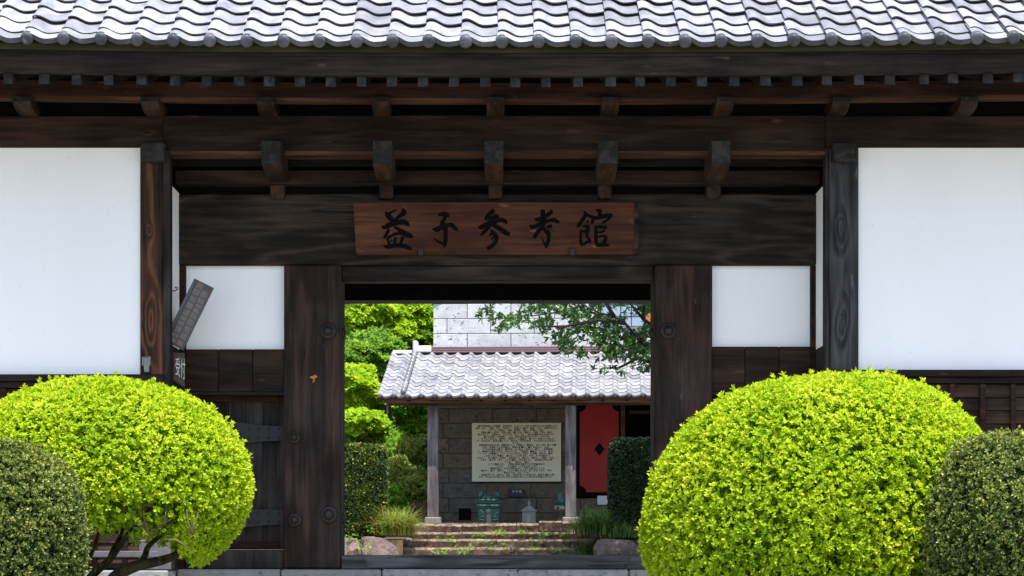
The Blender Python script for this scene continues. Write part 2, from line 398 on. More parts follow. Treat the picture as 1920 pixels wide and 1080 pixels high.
def blob(center, size, n, seed, p=2.0, shell=.2, lumps=.05, fr=(3, 8), cut=None, upbias=.5, squash=None):
    r = np.random.default_rng(seed)
    v = nrm(r.normal(size=(n, 3)))
    k = (np.abs(v) ** p).sum(1) ** (-1 / p)
    rad = k * (1 + lumps * lump(v, seed + 1, 7, fr)) * (1 - shell * r.random(n) ** 2.2)
    s = np.array(size); pos = np.array(center) + v * rad[:, None] * s
    nv = nrm(np.sign(v) * np.abs(v) ** (p - 1) / s)
    u = nrm(nv + np.array([0, 0, upbias]) + r.normal(0, .38, (n, 3)))
    if cut is not None:
        kk = cut(pos, r); pos, u, v = pos[kk], u[kk], v[kk]
    return pos, u, v

# ================================================================== GROUND
def ground_z(y): return -.09 - .085 * (16.2 - y) if y < 16.2 else -.09
g = MB()
ys = [-140, -40, -10, 0, 4, 8, 12, 14, 16.2, 16.55]
gz = [-4, -3, -2.0, -1.47, -1.13, -.79, -.45, -.28, -.09, -.09]
for i in range(len(ys) - 1):
    g.add([(-220, ys[i], gz[i]), (220, ys[i], gz[i]), (220, ys[i + 1], gz[i + 1]), (-220, ys[i + 1], gz[i + 1])], [(0, 1, 2, 3)])
struct('ground', g, M['gravel'])
g = MB(); g.add([(-220, 16.55, -.012), (220, 16.55, -.012), (220, 400, -.012), (-220, 400, -.012)], [(0, 1, 2, 3)])
struct('courtyard', g, M['gravel'])
# hillside beyond the courtyard
g = MB(); nx, ny = 46, 30; hv = []
r_ = random.Random(3)
for j in range(ny + 1):
    for i in range(nx + 1):
        x = -60 + 120 * i / nx; y = 42.6 + 60 * (j / ny) ** 1.25
        z = .30 + max(0, y - 43.2) * .52 + r_.uniform(-.14, .14) * (j > 1) + .25 * math.sin(x * .5 + y * .3) * min(1, (y - 42.6) / 4)
        if x > -1.2: z = .3 + max(0, y - 52) * .4
        hv.append((x, y, min(z, 15)))
g.add(hv, [(j * (nx + 1) + i, j * (nx + 1) + i + 1, (j + 1) * (nx + 1) + i + 1, (j + 1) * (nx + 1) + i) for j in range(ny) for i in range(nx)], True)
struct('hillside', g, M['moss'])

# ================================================================== GATEHOUSE
GATE = thing('gatehouse', 'dark timber gatehouse with grey tiled roof, white plaster walls and an open gateway', 'gatehouse', (0, 16.3, 0))
XE = 6.6                              # half length of the building
TH = math.atan(.658)                  # roof pitch
DW, DG = 16.2, 16.63
def sag(x): return .030 * min((x / 3.7) ** 2, 1.6) - .004
# --- tiles
TW, TEXP = .2632, .235
def tile_mesh(name, eave, mats, length=.29, width=TW, hgt=.048, lipx=.019, n=12, gap=True, tf=.54, rise=.30):
    mb = MB(); us = [-.025, .02, .06, .12, .2, .28, .37, .46, .56, .66, .78, .9, 1.03]; n = 12
    def prof(u):
        if u < .1: return hgt * (1 - ((.1 - u) / .125) ** 2 * .22)
        t = min(1., (u - .1) / .9); return hgt * (.5 + .5 * math.cos(math.pi * min(1, t / tf))) if t < tf else hgt * rise * (max(0, t - tf - .08) / (.92 - tf)) ** 1.6
    top0 = [(u * width, 0, prof(u) + lipx) for u in us]; top1 = [(u * width, length, prof(u) + lipx - (lipx + .0015) * length / .235 - .003) for u in us]
    lip = .042 if eave else (.012 if gap else .008)
    lo = [(x, .004, z - lip) for x, y, z in top0]
    if eave: lo = [(x, .0, z - lip * (.9 if .12 < u < 1 else .7)) for u, (x, y, z) in zip(us, top0)]
    N = n + 1
    mb.add(top0 + top1, [(i, i + 1, N + i + 1, N + i) for i in range(n)], True)
    mb.add(lo + top0, [(i, i + 1, N + i + 1, N + i) for i in range(n)], True)
    le = [top0[0], top1[0], (top1[0][0], length, top1[0][2] - .022), (lo[0][0], 0, lo[0][2] - .012)]
    mb.add(le, [(0, 1, 2, 3)])
    bot = [(x, .05, z - lip) for x, y, z in top0]
    mb.add(lo + bot, [(i, N + i, N + i + 1, i + 1) for i in range(n)])
    nend = len(mb.f)
    if eave:
        R = .047; cz = hgt + lipx - R * .95
        dom = [(R, -.03), (R, .012), (R * .93, .02), (R * .6, .027), (R * .01, .03)]
        mb.lathe(dom, (.10 * width, 0, cz), 'y', 14)
    me = mb.mesh(name); me.materials.append(mats[0])
    if eave:
        me.materials.append(mats[1])
        for k, p in enumerate(me.polygons):
            if k >= n: p.material_index = 1
    else:
        me.materials.append(M['tile_lip_shade'])  # lip and left edge take the painted shadow colour
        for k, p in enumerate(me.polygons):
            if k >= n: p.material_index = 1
    return me
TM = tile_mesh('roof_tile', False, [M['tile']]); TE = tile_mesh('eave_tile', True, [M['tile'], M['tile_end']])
EY, EZ = 15.0, Z(77, 15.0) - .022
org = Vector(GATE.location)
cs, sn = math.cos(TH), math.sin(TH)
ncol = 50; x_first = X(52, 15.0) - .10 * TW
k0 = -int((x_first + XE) / TW)
rt = random.Random(5); rest = []
def tile_tf(i, row):
    x = x_first + i * TW; s = 0 if row == 0 else .135 + TEXP * (row - 1)
    z = EZ + s * sn + sag(x) * max(0, 1 - s / 2.5)
    return Vector((x + rt.uniform(-.004, .004), EY + s * cs + rt.uniform(-.004, .004), z + rt.uniform(-.003, .003))), (TH + rt.uniform(-.012, .012), rt.uniform(-.014, .014), rt.uniform(-.008, .008))
ROWS = 18
for i in range(k0, k0 + ncol):
    x = x_first + i * TW
    for row in range(ROWS):
        loc, rot = tile_tf(i, row)
        if abs(x) < 4.75 and row < 7:
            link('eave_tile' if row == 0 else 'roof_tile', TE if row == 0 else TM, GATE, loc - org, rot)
        else: rest.append((TE if row == 0 else TM, loc, rot))
def join_instances(name, items, mats, parent, local=False):
    V = []; Fs = []; mi = []; o = 0; cache = {}
    for me, loc, rot in items:
        if me.name not in cache:
            a = np.empty(len(me.vertices) * 3); me.vertices.foreach_get('co', a)
            cache[me.name] = (a.reshape(-1, 3), [tuple(p.vertices) for p in me.polygons], [p.material_index for p in me.polygons])
        a, f, m_ = cache[me.name]
        from mathutils import Euler
        R = np.array(Euler(rot).to_matrix()); V.append(a @ R.T + np.array(loc)); Fs += [tuple(i + o for i in q) for q in f]; mi += m_; o += len(a)
    V = np.concatenate(V)
    if not local: V = V - np.array(worg(parent))
    me = bpy.data.meshes.new(name); me.from_pydata(V.tolist(), [], Fs)
    for m in mats: me.materials.append(m)
    me.polygons.foreach_set('material_index', mi); me.polygons.foreach_set('use_smooth', [True] * len(mi)); me.update()
    o = link(name, me, parent); o['kind'] = 'stuff'; return o
join_instances('outer_roof_tiling', rest, [M['tile'], M['tile_lip_shade']], GATE)
# roof body under the tiles (front slope deck, back slope, gables)
RY = EY + (ROWS - 1) * TEXP * cs; RZ = EZ + (ROWS - 1) * TEXP * sn
mb = MB(); mb.prism_x([(EY + .06, EZ - .02), (RY, RZ - .03), (RY * 2 - EY, EZ - .02), (RY * 2 - EY, EZ - .07), (RY, RZ - .10), (EY + .06, EZ - .05)], -XE, XE)
part('roof_deck', mb, M['dark'], GATE)
mb = MB()
for k in range(18):
    s0 = k * TEXP; mb.box(-XE, XE, RY + s0 * cs, RY + (s0 + .26) * cs, RZ - (s0 + .26) * sn - .0, RZ - s0 * sn + .015)
part('back_roof', mb, M['tile'], GATE)
mb = MB(); mb.tube([(-XE - .1, RY, RZ + .12), (XE + .1, RY, RZ + .12)], .12, 12); mb.box(-XE, XE, RY - .15, RY + .15, RZ - .05, RZ + .06)
part('ridge', mb, M['tile'], GATE)

def bentbox(mb, x0, x1, y0, y1, z0, z1, n=24, amp=1.):
    v = []; f = []
    for i in range(n + 1):
        x = x0 + (x1 - x0) * i / n; d = sag(x) * amp
        v += [(x, y0, z0 + d), (x, y1, z0 + d), (x, y1, z1 + d), (x, y0, z1 + d)]
    for i in range(n):
        a = i * 4
        for k in range(4): j = (k + 1) % 4; f.append((a + k, a + 4 + k, a + 4 + j, a + j))
    f += [(0, 1, 2, 3), (n * 4 + 3, n * 4 + 2, n * 4 + 1, n * 4)]
    mb.add(v, f); return mb
part('eave_board', bentbox(MB(), -XE, XE, 15.055, 15.16, Z(98, 15.055), Z(80, 15.055) + .02), M['mossy'], GATE)
part('fascia', bentbox(MB(), -XE, XE, 15.085, 15.15, Z(141, 15.085), Z(98, 15.085) - .003), M['fascia'], GATE)
mb = MB(); bentbox(mb, -XE, XE, 15.072, 15.0845, Z(105, 15.07), Z(99.5, 15.07)); part('fascia_strip', mb, M['fascia'], GATE)
# rafters
rx = [15, 83, 143, 203, 265, 328, 387, 448, 505, 562, 620, 678, 735, 793, 851, 910, 966, 1024, 1084, 1145, 1200, 1258, 1316, 1377, 1435, 1495, 1551, 1610, 1669, 1733, 1787, 1853, 1910]
rx = [15 - 60 * k for k in range(9, 0, -1)] + rx + [1910 + 60 * k for k in range(1, 9)]
for p in rx:
    x = X(p, 15.12); w2 = .0365 + rt.uniform(-.003, .003); zt = Z(141, 15.12) + sag(x) - .004; h = .078 + rt.uniform(-.004, .004); L = 1.35; sl_ = .30
    mb = MB(); e = rt.uniform(-.015, .015); j = rt.uniform(-.012, .012)
    mb.hexa([(x - w2, 15.12 + e, zt - h), (x + w2, 15.12 + e, zt - h), (x - w2 + j, 15.12 + L, zt - h + L * sl_), (x + w2 + j, 15.12 + L, zt - h + L * sl_),
             (x - w2, 15.12 + e, zt), (x + w2, 15.12 + e, zt), (x - w2 + j, 15.12 + L, zt + L * sl_), (x + w2 + j, 15.12 + L, zt + L * sl_)])
    o = part('rafter', mb, M['rafter'], GATE)
    mb2 = MB(); mb2.box(x - w2 + .001, x + w2 - .001, 15.12 + e - .003, 15.12 + e - .0005, zt - h + .001, zt - .001); part('rafter_end', mb2, M['endgrain'], o)
mb = MB(); zt = Z(141, 15.12); mb.hexa([(-XE, 15.16, zt + .012), (XE, 15.16, zt + .012), (-XE, 16.6, zt + .45), (XE, 16.6, zt + .45), (-XE, 15.16, zt + .03), (XE, 15.16, zt + .03), (-XE, 16.6, zt + .47), (XE, 16.6, zt + .47)])
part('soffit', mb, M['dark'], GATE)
# purlin carried by the bracket arms
bentbox(mb := MB(), -XE, XE, 15.95, 16.09, Z(183, 15.95), Z(155, 15.95), amp=.8); part('outer_purlin', mb, M['redbeam'], GATE)
bentbox(mb := MB(), -XE, XE, 15.956, 16.08, Z(183, 15.95) - .026, Z(183, 15.95) - .001, amp=.8); part('purlin_bounce_strip', mb, M['bounce_strip'], GATE)  # added strip under the purlin, bounce light put into its colour
mb = MB(); mb.box(-XE, XE, 16.02, 16.07, Z(155, 15.95) + .004, Z(155, 15.95) + .22); part('purlin_packing', mb, M['dark'], GATE)
def arm(px, d0, d1, ztop, zend, zbot, w_, name, nose=.16):
    """bracket arm with an upturned, undercut nose"""
    x = X(px, d0); mb = MB(); h = w_ / 2
    prof = [(d0, ztop), (d0, zend), (d0 + nose * .22, zend - (zend - zbot) * .45), (d0 + nose * .56, zend - (zend - zbot) * .82), (d0 + nose, zbot), (d1, zbot), (d1, ztop)]
    mb.prism_x([(y, z) for y, z in prof][::-1], x - h, x + h)
    o = part(name, mb, M['bracket'], GATE); recalc(o)
    m2 = MB(); m2.box(x - h + .002, x + h - .002, d0 - .003, d0 - .0005, zend + .001, ztop - .002); part('arm_end', m2, M['endgrain'], o)
    return o
for p in [-440, -200, 40, 280, 497, 713, 929, 1145, 1360, 1578, 1818, 2058, 2300]:
    arm(p, 15.9, 16.6, Z(181, 15.9), Z(190, 15.9), Z(216, 16.16), .135, 'bracket_arm')
# the head beam over walls and gateway
ZKT, ZKB = Z(217, DW), Z(276, DW)
XL, XR = X(263, DW), X(1610, DW)
mb = MB(); mb.box(-XE, X(305, DW), DW, DW + .24, ZKB, ZKT, .006); part('head_beam', mb, M['beam'], GATE)
mb = MB(); mb.box(X(1548, DW), XE, DW, DW + .24, ZKB, ZKT, .006); part('head_beam', mb, M['beam'], GATE)
ZM = Z(283, DW)
mb = MB(); mb.box(X(305, DW) + .001, X(1548, DW) - .001, DW - .004, DW + .27, ZM, ZKT + .004, .008); part('head_beam', mb, M['beam'], GATE)
# added strip under the head beam, coloured lighter for light bounced off the ground
mb = MB(); mb.box(X(305, DW), X(1548, DW), DW + .004, DW + .20, ZM - .028, ZM - .001); part('beam_bounce_strip', mb, M['bounce_strip'], GATE)
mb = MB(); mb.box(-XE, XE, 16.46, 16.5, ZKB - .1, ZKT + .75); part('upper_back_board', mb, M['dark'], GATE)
# lower bracket arms, inner beam, short pegs
for p in [284, 508, 717, 926, 1141, 1352, 1583]:
    if p in (284, 1583):
        x = X(p, 16.1); mb = MB(); mb.box(x - .085, x + .1, 16.10, 16.3, Z(302, 16.1), Z(266, 16.1), .012); part('arm_block', mb, M['endgrain'], GATE); continue
    arm(p, 15.9, 16.75, Z(264, 15.9), Z(306, 15.9), Z(336, 16.36), .145, 'lower_bracket_arm', .42)
for p in [520, 724, 929, 1134, 1338]:
    x = X(p, 16.56); mb = MB(); mb.box(x - .056, x + .056, 16.555, 16.70, Z(372, 16.56), Z(345, 16.56) - .002, .008); part('tie_end', mb, M['bracket'], GATE)
XGL, XGR = X(333, DG), X(1532, DG)
mb = MB(); mb.box(XGL, XGR, 16.50, 16.64, Z(345, 16.5), Z(319, 16.5), .006); part('inner_beam', mb, M['beam'], GATE)
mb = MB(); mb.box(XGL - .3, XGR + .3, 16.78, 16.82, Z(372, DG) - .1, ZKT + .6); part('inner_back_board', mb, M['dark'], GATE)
# lintel
mb = MB(); mb.box(XGL, XGR, DG, DG + .26, Z(497, DG), Z(363, DG), .012); part('great_lintel', mb, M['lintel'], GATE)
XPL0, XPL1, XPR0, XPR1 = X(533, DG), X(640, DG), X(1226, DG), X(1335, DG)
mb = MB(); mb.box(XPL1 + .002, XPR0 - .002, DG + .03, DG + .2, Z(527, DG + .03), Z(497, DG) - .002, .006); part('door_head', mb, M['lintel'], GATE)
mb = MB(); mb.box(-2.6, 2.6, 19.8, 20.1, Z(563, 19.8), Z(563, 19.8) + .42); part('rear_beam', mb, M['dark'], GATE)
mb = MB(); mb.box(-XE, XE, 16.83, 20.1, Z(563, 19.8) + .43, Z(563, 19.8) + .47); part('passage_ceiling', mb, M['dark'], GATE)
# gate posts with studs
def stud(mb, px, py, r, d, axis='y', x=None):
    c = (X(px, d), d, Z(py, d)); R = r * d / F
    pr = [(R, 0), (R, .012), (R * .86, .02), (R * .62, .022), (R * .6, .035), (R * .42, .055), (R * .15, .064), (.001, .066)]
    mb.lathe(pr, c, 'y', 18)
for (a, c, studs) in ((XPL0, XPL1, [(615, 621, 15), (552, 820, 11.5), (553, 975, 12.5), (617, 965, 16)]), (XPR0, XPR1, [(1253, 621, 15), (1315, 820, 11.5), (1315, 975, 12.5), (1253, 965, 16)])):
    mb = MB(); mb.box(a, c, DG - .03, DG + .38, .02, Z(497, DG) - .003, .012); po = part('gate_post', mb, M['post'], GATE)
    for s_ in studs:
        mb = MB(); stud(mb, *s_, DG - .031); o = part('stud', mb, M['iron'], po); recalc(o)
    xi = c if a < 0 else a; sg = 1 if a < 0 else -1
    for zy in (626, 972):
        mb = MB(); R = .05; mb.lathe([(R, 0), (R, .006 * sg), (R * .8, .015 * sg), (R * .4, .026 * sg), (.001, .03 * sg)], (xi, DG + .16, Z(zy, DG + .16)), 'x', 16); o = part('stud', mb, M['iron'], po); recalc(o)
# side bays beside the gateway
def side_bay(x0, x1, ytop, ybot, xs0, xs1, left):
    d = DG + .06
    mb = MB(); mb.box(x0, x1, d, d + .1, Z(ybot, d) - .02, Z(ytop, d) + .03); part('plaster_panel', mb, M['plaster'], GATE)
    mb = MB(); mb.box(xs0, xs1, DG + .02, DG + .2, 0.02, Z(497, DG) - .002, .006); part('stud_post', mb, M['redbeam'], GATE)
    zb1, zb0 = Z(ybot, d - .03), Z(735, d - .03)
    e = [x0, x0 + (x1 - x0) * .335, x0 + (x1 - x0) * .68, x1]
    for k in range(3):
        mb = MB(); mb.box(e[k] + .002, e[k + 1] - .002, d - .035 - .003 * k, d + .06, zb0, zb1, .004); part('apron_board', mb, M['beam'], GATE)
    mb = MB(); mb.box(x0, x1, d - .05, d + .05, zb0 - .024, zb0 - .002); part('apron_rail', mb, M['fascia'], GATE)
    # wicket door
    dd = d + .10; z1 = zb0 - .012; z0 = Z(1030, dd)
    mb = MB(); mb.box(x0, x1, dd + .035, dd + .06, z0, z1); door = part('side_door', mb, M['vert'], GATE)
    nb = 5; bw = (x1 - x0 - .10) / nb
    for k in range(nb):
        mb = MB(); mb.box(x0 + .05 + k * bw + .002, x0 + .05 + (k + 1) * bw - .002, dd + rt.uniform(.0, .005), dd + .034, z0 + .06, z1 - .06); part('door_board', mb, M['vert'], door)
    for (a, b_) in ((z0, z0 + .058), (z1 - .058, z1)):
        mb = MB(); mb.box(x0 + .05, x1 - .05, dd - .02, dd + .034, a, b_, .004); part('door_rail', mb, M['redbeam'], door)
    for xx in (x0 + .001, x1 - .048):
        mb = MB(); mb.box(xx, xx + .047, dd - .03, dd + .034, z0, z1, .004); part('door_stile', mb, M['vert'], door)
    for py in (813, 970):
        zc = Z(py, dd); xa, xb = (x1 - .02, x1 - .02 - .42) if left else (x0 + .02, x0 + .44)
        pr = [(xa, zc + .055), (xa, zc - .055), (xa + (xb - xa) * .5, zc - .068), (xb, zc - .10), (xa + (xb - xa) * .84, zc - .01), (xa + (xb - xa) * .8, zc), (xa + (xb - xa) * .86, zc + .012), (xb, zc + .10), (xa + (xb - xa) * .5, zc + .066)]
        mb = MB(); mb.prism_y(pr, dd - .034, dd - .022); o = part('hinge_strap', mb, M['hinge'], door); recalc(o)
        mbn = MB()
        for t in (.08, .28, .48, .66):
            for s_ in (-1, 1): mbn.lathe([(.011, 0), (.009, .006), (.001, .009)], (xa + (xb - xa) * t, dd - .0345, zc + s_ * .036), 'y', 8)
        o = part('hinge_nail', mbn, M['iron'], door); recalc(o); o['kind'] = 'stuff'
    mb = MB(); mb.box(x0, x1, DG, DG + .16, .02, z0 - .003, .006); part('door_sill', mb, M['vert'], GATE)
side_bay(X(349, DG + .06), XPL0 - .001, 499, 655, XGL + .004, X(348, DG + .02), True)
side_bay(XPR1 + .001, X(1519, DG + .06), 496, 650, X(1520, DG + .02), XGR - .004, False)
# ground sill beam between the gate posts
mb = MB(); mb.box(XPL1 + .004, XPR0 - .004, DG - .02, DG + .3, .02, Z(1041, DG - .02), .008); part('threshold', mb, M['sill'], GATE)
for sgn, xx in ((1, XPL1 + .006), (-1, XPR0 - .006)):
    mb = MB(); h1 = Z(1041, DG - .02) - .012; mb.prism_y([(xx, .022), (xx + sgn * .22, .022), (xx + sgn * .17, h1), (xx, h1)], DG - .034, DG - .0205); o = part('threshold_wedge', mb, M['sill'], GATE); recalc(o)
# corner posts of the recess, jambs and plaster returns
kx1 = X(284, DW); kx2 = X(1578, DW)
KL = dict(knots=[(kx1, -.1, Z(600, DW), .05, .4, .26, 17), (kx1 - .005, -.1, Z(430, DW), .02, .3, .05, 10)], ring=15)
M['post_left'] = wood('left_corner_post_wood', (.010, .0075, .0065), (.125, .052, .026), 2, (.05, .02, .012), .5, gs=.7, **KL)
KR = dict(knots=[(kx2 - .005, -.1, Z(432, DW), .045, .4, .13, 14), (kx2 + .01, -.1, Z(600, DW), .05, .4, .17, 12), (kx2 + .01, -.1, Z(608, DW), .012, .3, .02, 8)], ring=16)
M['post_right'] = wood('right_corner_post_wood', (.006, .0065, .0075), (.06, .061, .067), 2, (.08, .08, .085), .35, gs=.55, **KR)
for (a, b_, m_, ja, jb, ret) in ((263, 305, 'post_left', 305.5, 319, -1), (1555, 1609.5, 'post_right', 1547, 1554.5, 1)):
    z1 = Z(300, 16.1) if ret < 0 else Z(302, 16.1)
    mb = MB(); mb.box(X(a, DW), X(b_, DW), DW - .012, DW + .2, .02, ZKB - .002, .01); part('corner_post', mb, M[m_], GATE)
    mb = MB(); mb.box(X(ja, DW), X(jb, DW), DW - .004, DW + .12, .02, ZKB - .002, .005); part('jamb', mb, M['vert'], GATE)
    xo = X(319, DW) + .002 if ret < 0 else X(1547, DW) - .002
    mb = MB(); mb.box(min(xo - ret * -.0, xo - ret * -.05), max(xo, xo + ret * .05), DW + .125, DG + .2, Z(655, DG), Z(345, DW)); part('plaster_return', mb, M['plaster'], GATE)
    mb = MB(); mb.box(min(xo, xo + ret * .055), max(xo, xo + ret * .055), DW + .123, DG + .2, .02, Z(655, DG) - .003); part('return_board', mb, M['vert'], GATE)
# white walls with siding beneath
for side in (-1, 1):
    xa, xb = (-XE, X(262.5, DW)) if side < 0 else (X(1610, DW), XE)
    yb = 701 if side < 0 else 692.5
    mb = MB(); mb.box(xa, xb, DW + .02, DW + .14, Z(yb, DW) - .01, ZKB - .002); part('plaster_wall', mb, M['plaster'], GATE)
    xr = X(309, DW) if side < 0 else xb; xl = xa if side < 0 else X(1555, DW)
    mb = MB(); mb.box(xl, xr, DW - .05, DW + .13, Z(yb + 13, DW - .05), Z(yb + .5, DW - .05), .006); part('wall_rail', mb, M['fascia'], GATE)
    mb = MB(); mb.box(xa, xb, DW - .015, DW + .13, Z(yb + 26, DW), Z(yb + 15, DW), .004); part('under_rail', mb, M['beam'], GATE)
    zt = Z(yb + 27, DW); zb = .03; nb = 14; hb = (zt - zb) / nb
    for k in range(nb):
        z0 = zb + k * hb; mb = MB(); t0, t1 = DW + .012 + rt.uniform(-.002, .002), DW + .03
        mb.hexa([(xa, t0, z0), (xb - .003, t0, z0), (xa, DW + .08, z0), (xb - .003, DW + .08, z0), (xa, t1, z0 + hb - .004), (xb - .003, t1, z0 + hb - .004), (xa, DW + .08, z0 + hb - .004), (xb - .003, DW + .08, z0 + hb - .004)])
        part('siding_board', mb, M['siding'], GATE)
    xs = [X(1785 + 57.2 * k, DW) for k in range(-3, 14)] if side > 0 else [X(235 - 57.2 * k, DW) for k in range(0, 17)]
    for x in xs:
        if abs(x) < XE - .05:
            mb = MB(); mb.box(x - .020, x + .020, DW - .012, DW + .011, zb, zt, .003); part('batten', mb, M['redbeam'], GATE)
mb = MB(); mb.box(X(-40, DW), X(300, DW), DW - .055, DW - .013, Z(1045, DW - .05), Z(1033, DW - .05), .006); part('lower_rail', mb, M['rail_stone'], GATE)
mb = MB(); mb.box(X(262, DW), X(322, DW), DW - .05, DW - .0125, .018, Z(1012, DW - .05), .008); part('post_shoe', mb, M['rail_stone'], GATE)
# rear walls and passage sides (seen only from beside)
for sgn in (-1, 1):
    mb = MB(); mb.box(min(sgn * 2.6, sgn * 2.7), max(sgn * 2.6, sgn * 2.7), DG + .3, 20.1, 0, 2.75); part('passage_wall', mb, M['plaster'], GATE)
    mb = MB(); mb.box(min(sgn * 2.7, sgn * XE), max(sgn * 2.7, sgn * XE), 20.0, 20.1, 0, 4.2); part('rear_wall', mb, M['plaster'], GATE)
    mb = MB(); mb.box(min(sgn * XE, sgn * (XE - .1)), max(sgn * XE, sgn * (XE - .1)), DW + .14, 20.0, 0, 4.0); part('end_wall', mb, M['plaster'], GATE)
# foundation stones
x = -XE
while x < XE:
    L = rt.uniform(.75, 1.15); fy = 16.10
    if x < -2.55 < x + L: L = -2.55 - x
    if x < 2.62 < x + L: L = 2.62 - x
    if -2.56 < x < 2.6: fy = 16.50
    mb = MB(); mb.box(x + .004, min(x + L, XE) - .004, fy + rt.uniform(-.004, .004), 17.0, -.3, .016 + rt.uniform(-.003, .001), .012); part('foundation_stone', mb, M['granite'], GATE); x += L

# ================================================================== NAME BOARD
bd = 16.56
NBd = thing('name_board', 'reddish brown wooden name board with five black brush-written characters on the gate lintel', 'sign', (X(930, bd), bd, Z(478, bd)))
mb = MB(); tilt = .035
x0, x1, z0, z1 = X(663, bd), X(1196, bd), Z(477, bd), Z(381, bd)
mb.hexa([(x0 + .02, bd + .0, z0), (x1, bd, z0), (x0 + .02, bd + .05, z0), (x1, bd + .05, z0), (x0, bd - tilt, z1), (x1, bd - tilt, z1), (x0, bd + .03 - tilt, z1), (x1, bd + .03 - tilt, z1)])
part('board', mb, M['boardw'], NBd)
mb = MB(); mb.hexa([(x1 - .03, bd - .004, z0), (x1 + .002, bd - .004, z0), (x1 - .03, bd + .01, z0), (x1 + .002, bd + .01, z0), (x1 - .03, bd - .004 - tilt, z1 + .002), (x1 + .002, bd - .004 - tilt, z1 + .002), (x1 - .03, bd + .01 - tilt, z1 + .002), (x1 + .002, bd + .01 - tilt, z1 + .002)])
part('edge_batten', mb, M['lintel'], NBd)
GLY = [(700, [
 [(245, 200, 30), (295, 260, 110), (350, 330, 110), (400, 400, 60)], [(330, 230, 60), (400, 190, 40), (470, 155, 20)],
 [(590, 130, 30), (622, 215, 110), (540, 280, 80), (440, 360, 50), (380, 420, 60)],
 [(160, 490, 20), (240, 505, 90), (330, 460, 110), (450, 420, 100), (600, 400, 110), (680, 430, 90), (735, 495, 20)],
 [(320, 540, 70), (290, 610, 70), (240, 690, 65), (210, 725, 30)], [(410, 490, 30), (500, 540, 70), (600, 610, 110), (700, 660, 110), (780, 685, 80), (805, 680, 50)],
 [(280, 760, 30), (330, 700, 60), (430, 645, 55), (540, 630, 50), (580, 640, 60)], [(285, 740, 40), (310, 800, 45), (330, 850, 50)],
 [(450, 710, 45), (440, 780, 55), (440, 850, 60)], [(600, 690, 80), (575, 770, 60), (550, 850, 60)], [(365, 800, 35), (388, 755, 30)],
 [(200, 875, 20), (290, 895, 90), (400, 880, 90), (520, 870, 85), (650, 890, 90), (740, 930, 70), (770, 965, 30)]]),
 (790, [[(330, 265, 20), (400, 245, 80), (470, 245, 110), (530, 265, 90), (565, 300, 30)], [(490, 290, 70), (460, 360, 70), (430, 410, 100), (450, 470, 130)],
 [(225, 540, 30), (320, 550, 110), (420, 500, 110), (520, 470, 70), (600, 460, 90), (670, 515, 90), (735, 570, 40)],
 [(490, 480, 100), (490, 600, 90), (490, 740, 85), (480, 830, 80), (465, 915, 30)], [(470, 850, 80), (400, 820, 50), (320, 780, 40), (260, 725, 20)]]),
 (880, [[(455, 135, 30), (470, 190, 100), (400, 250, 80), (350, 310, 80), (350, 360, 60)], [(340, 330, 60), (430, 320, 70), (520, 300, 80), (560, 300, 70)], [(500, 250, 40), (560, 290, 70), (600, 320, 30)],
 [(165, 505, 20), (240, 505, 100), (340, 450, 90), (440, 410, 110), (540, 385, 90), (650, 360, 80), (720, 390, 80), (770, 435, 25)],
 [(420, 450, 100), (360, 540, 75), (290, 610, 70), (225, 675, 30)], [(450, 420, 100), (540, 490, 90), (640, 550, 95), (740, 620, 100), (820, 650, 70)],
 [(430, 555, 25), (480, 610, 70), (540, 680, 80), (590, 725, 30)], [(560, 690, 70), (530, 790, 80), (470, 870, 80), (390, 925, 80), (365, 945, 40)], [(470, 610, 60), (410, 680, 40)], [(520, 680, 50), (445, 750, 35)]]),
 (970, [[(505, 150, 90), (515, 230, 100), (530, 320, 120), (520, 420, 120), (500, 500, 90)],
 [(345, 330, 25), (400, 350, 80), (500, 320, 80), (580, 280, 80), (650, 235, 90), (690, 200, 60), (665, 140, 20)],
 [(240, 455, 15), (300, 500, 90), (400, 465, 80), (520, 410, 90), (640, 375, 70), (740, 360, 90), (810, 395, 70), (855, 415, 20)],
 [(500, 490, 90), (440, 570, 90), (380, 650, 85), (340, 720, 70)], [(590, 505, 50), (650, 490, 80), (710, 490, 50)],
 [(540, 510, 60), (560, 570, 80), (620, 620, 90), (635, 700, 75), (625, 790, 75), (590, 870, 85), (575, 925, 30)], [(560, 850, 50), (520, 780, 25), (480, 670, 8)]]),
 (1070, [[(265, 175, 20), (300, 250, 80), (230, 370, 80), (170, 450, 80), (130, 505, 30)],
 [(310, 240, 60), (400, 290, 70), (500, 320, 80), (620, 300, 90), (740, 270, 90), (800, 270, 90), (840, 300, 40)], [(505, 165, 20), (580, 180, 90), (590, 260, 90), (580, 320, 80)],
 [(800, 310, 60), (720, 370, 50), (640, 430, 40)], [(450, 340, 70), (440, 430, 60)], [(330, 370, 50), (350, 420, 40)], [(230, 500, 20), (330, 480, 60), (370, 500, 60)], [(190, 570, 30), (280, 590, 60), (370, 560, 70)],
 [(205, 580, 50), (205, 680, 50), (200, 800, 60), (250, 870, 70)], [(350, 490, 80), (335, 600, 80), (320, 680, 50)], [(250, 860, 60), (330, 800, 60), (400, 800, 50)], [(310, 680, 50), (370, 740, 60), (400, 820, 50)],
 [(510, 480, 70), (510, 600, 70), (510, 740, 75), (530, 870, 75)], [(520, 500, 60), (620, 500, 80), (700, 500, 60), (710, 540, 50)], [(540, 610, 40), (630, 600, 50), (690, 560, 60)],
 [(530, 710, 30), (650, 680, 50), (700, 700, 70), (750, 715, 30)], [(735, 715, 40), (690, 770, 80), (680, 840, 90)], [(520, 860, 90), (640, 860, 70), (780, 865, 50)]])]
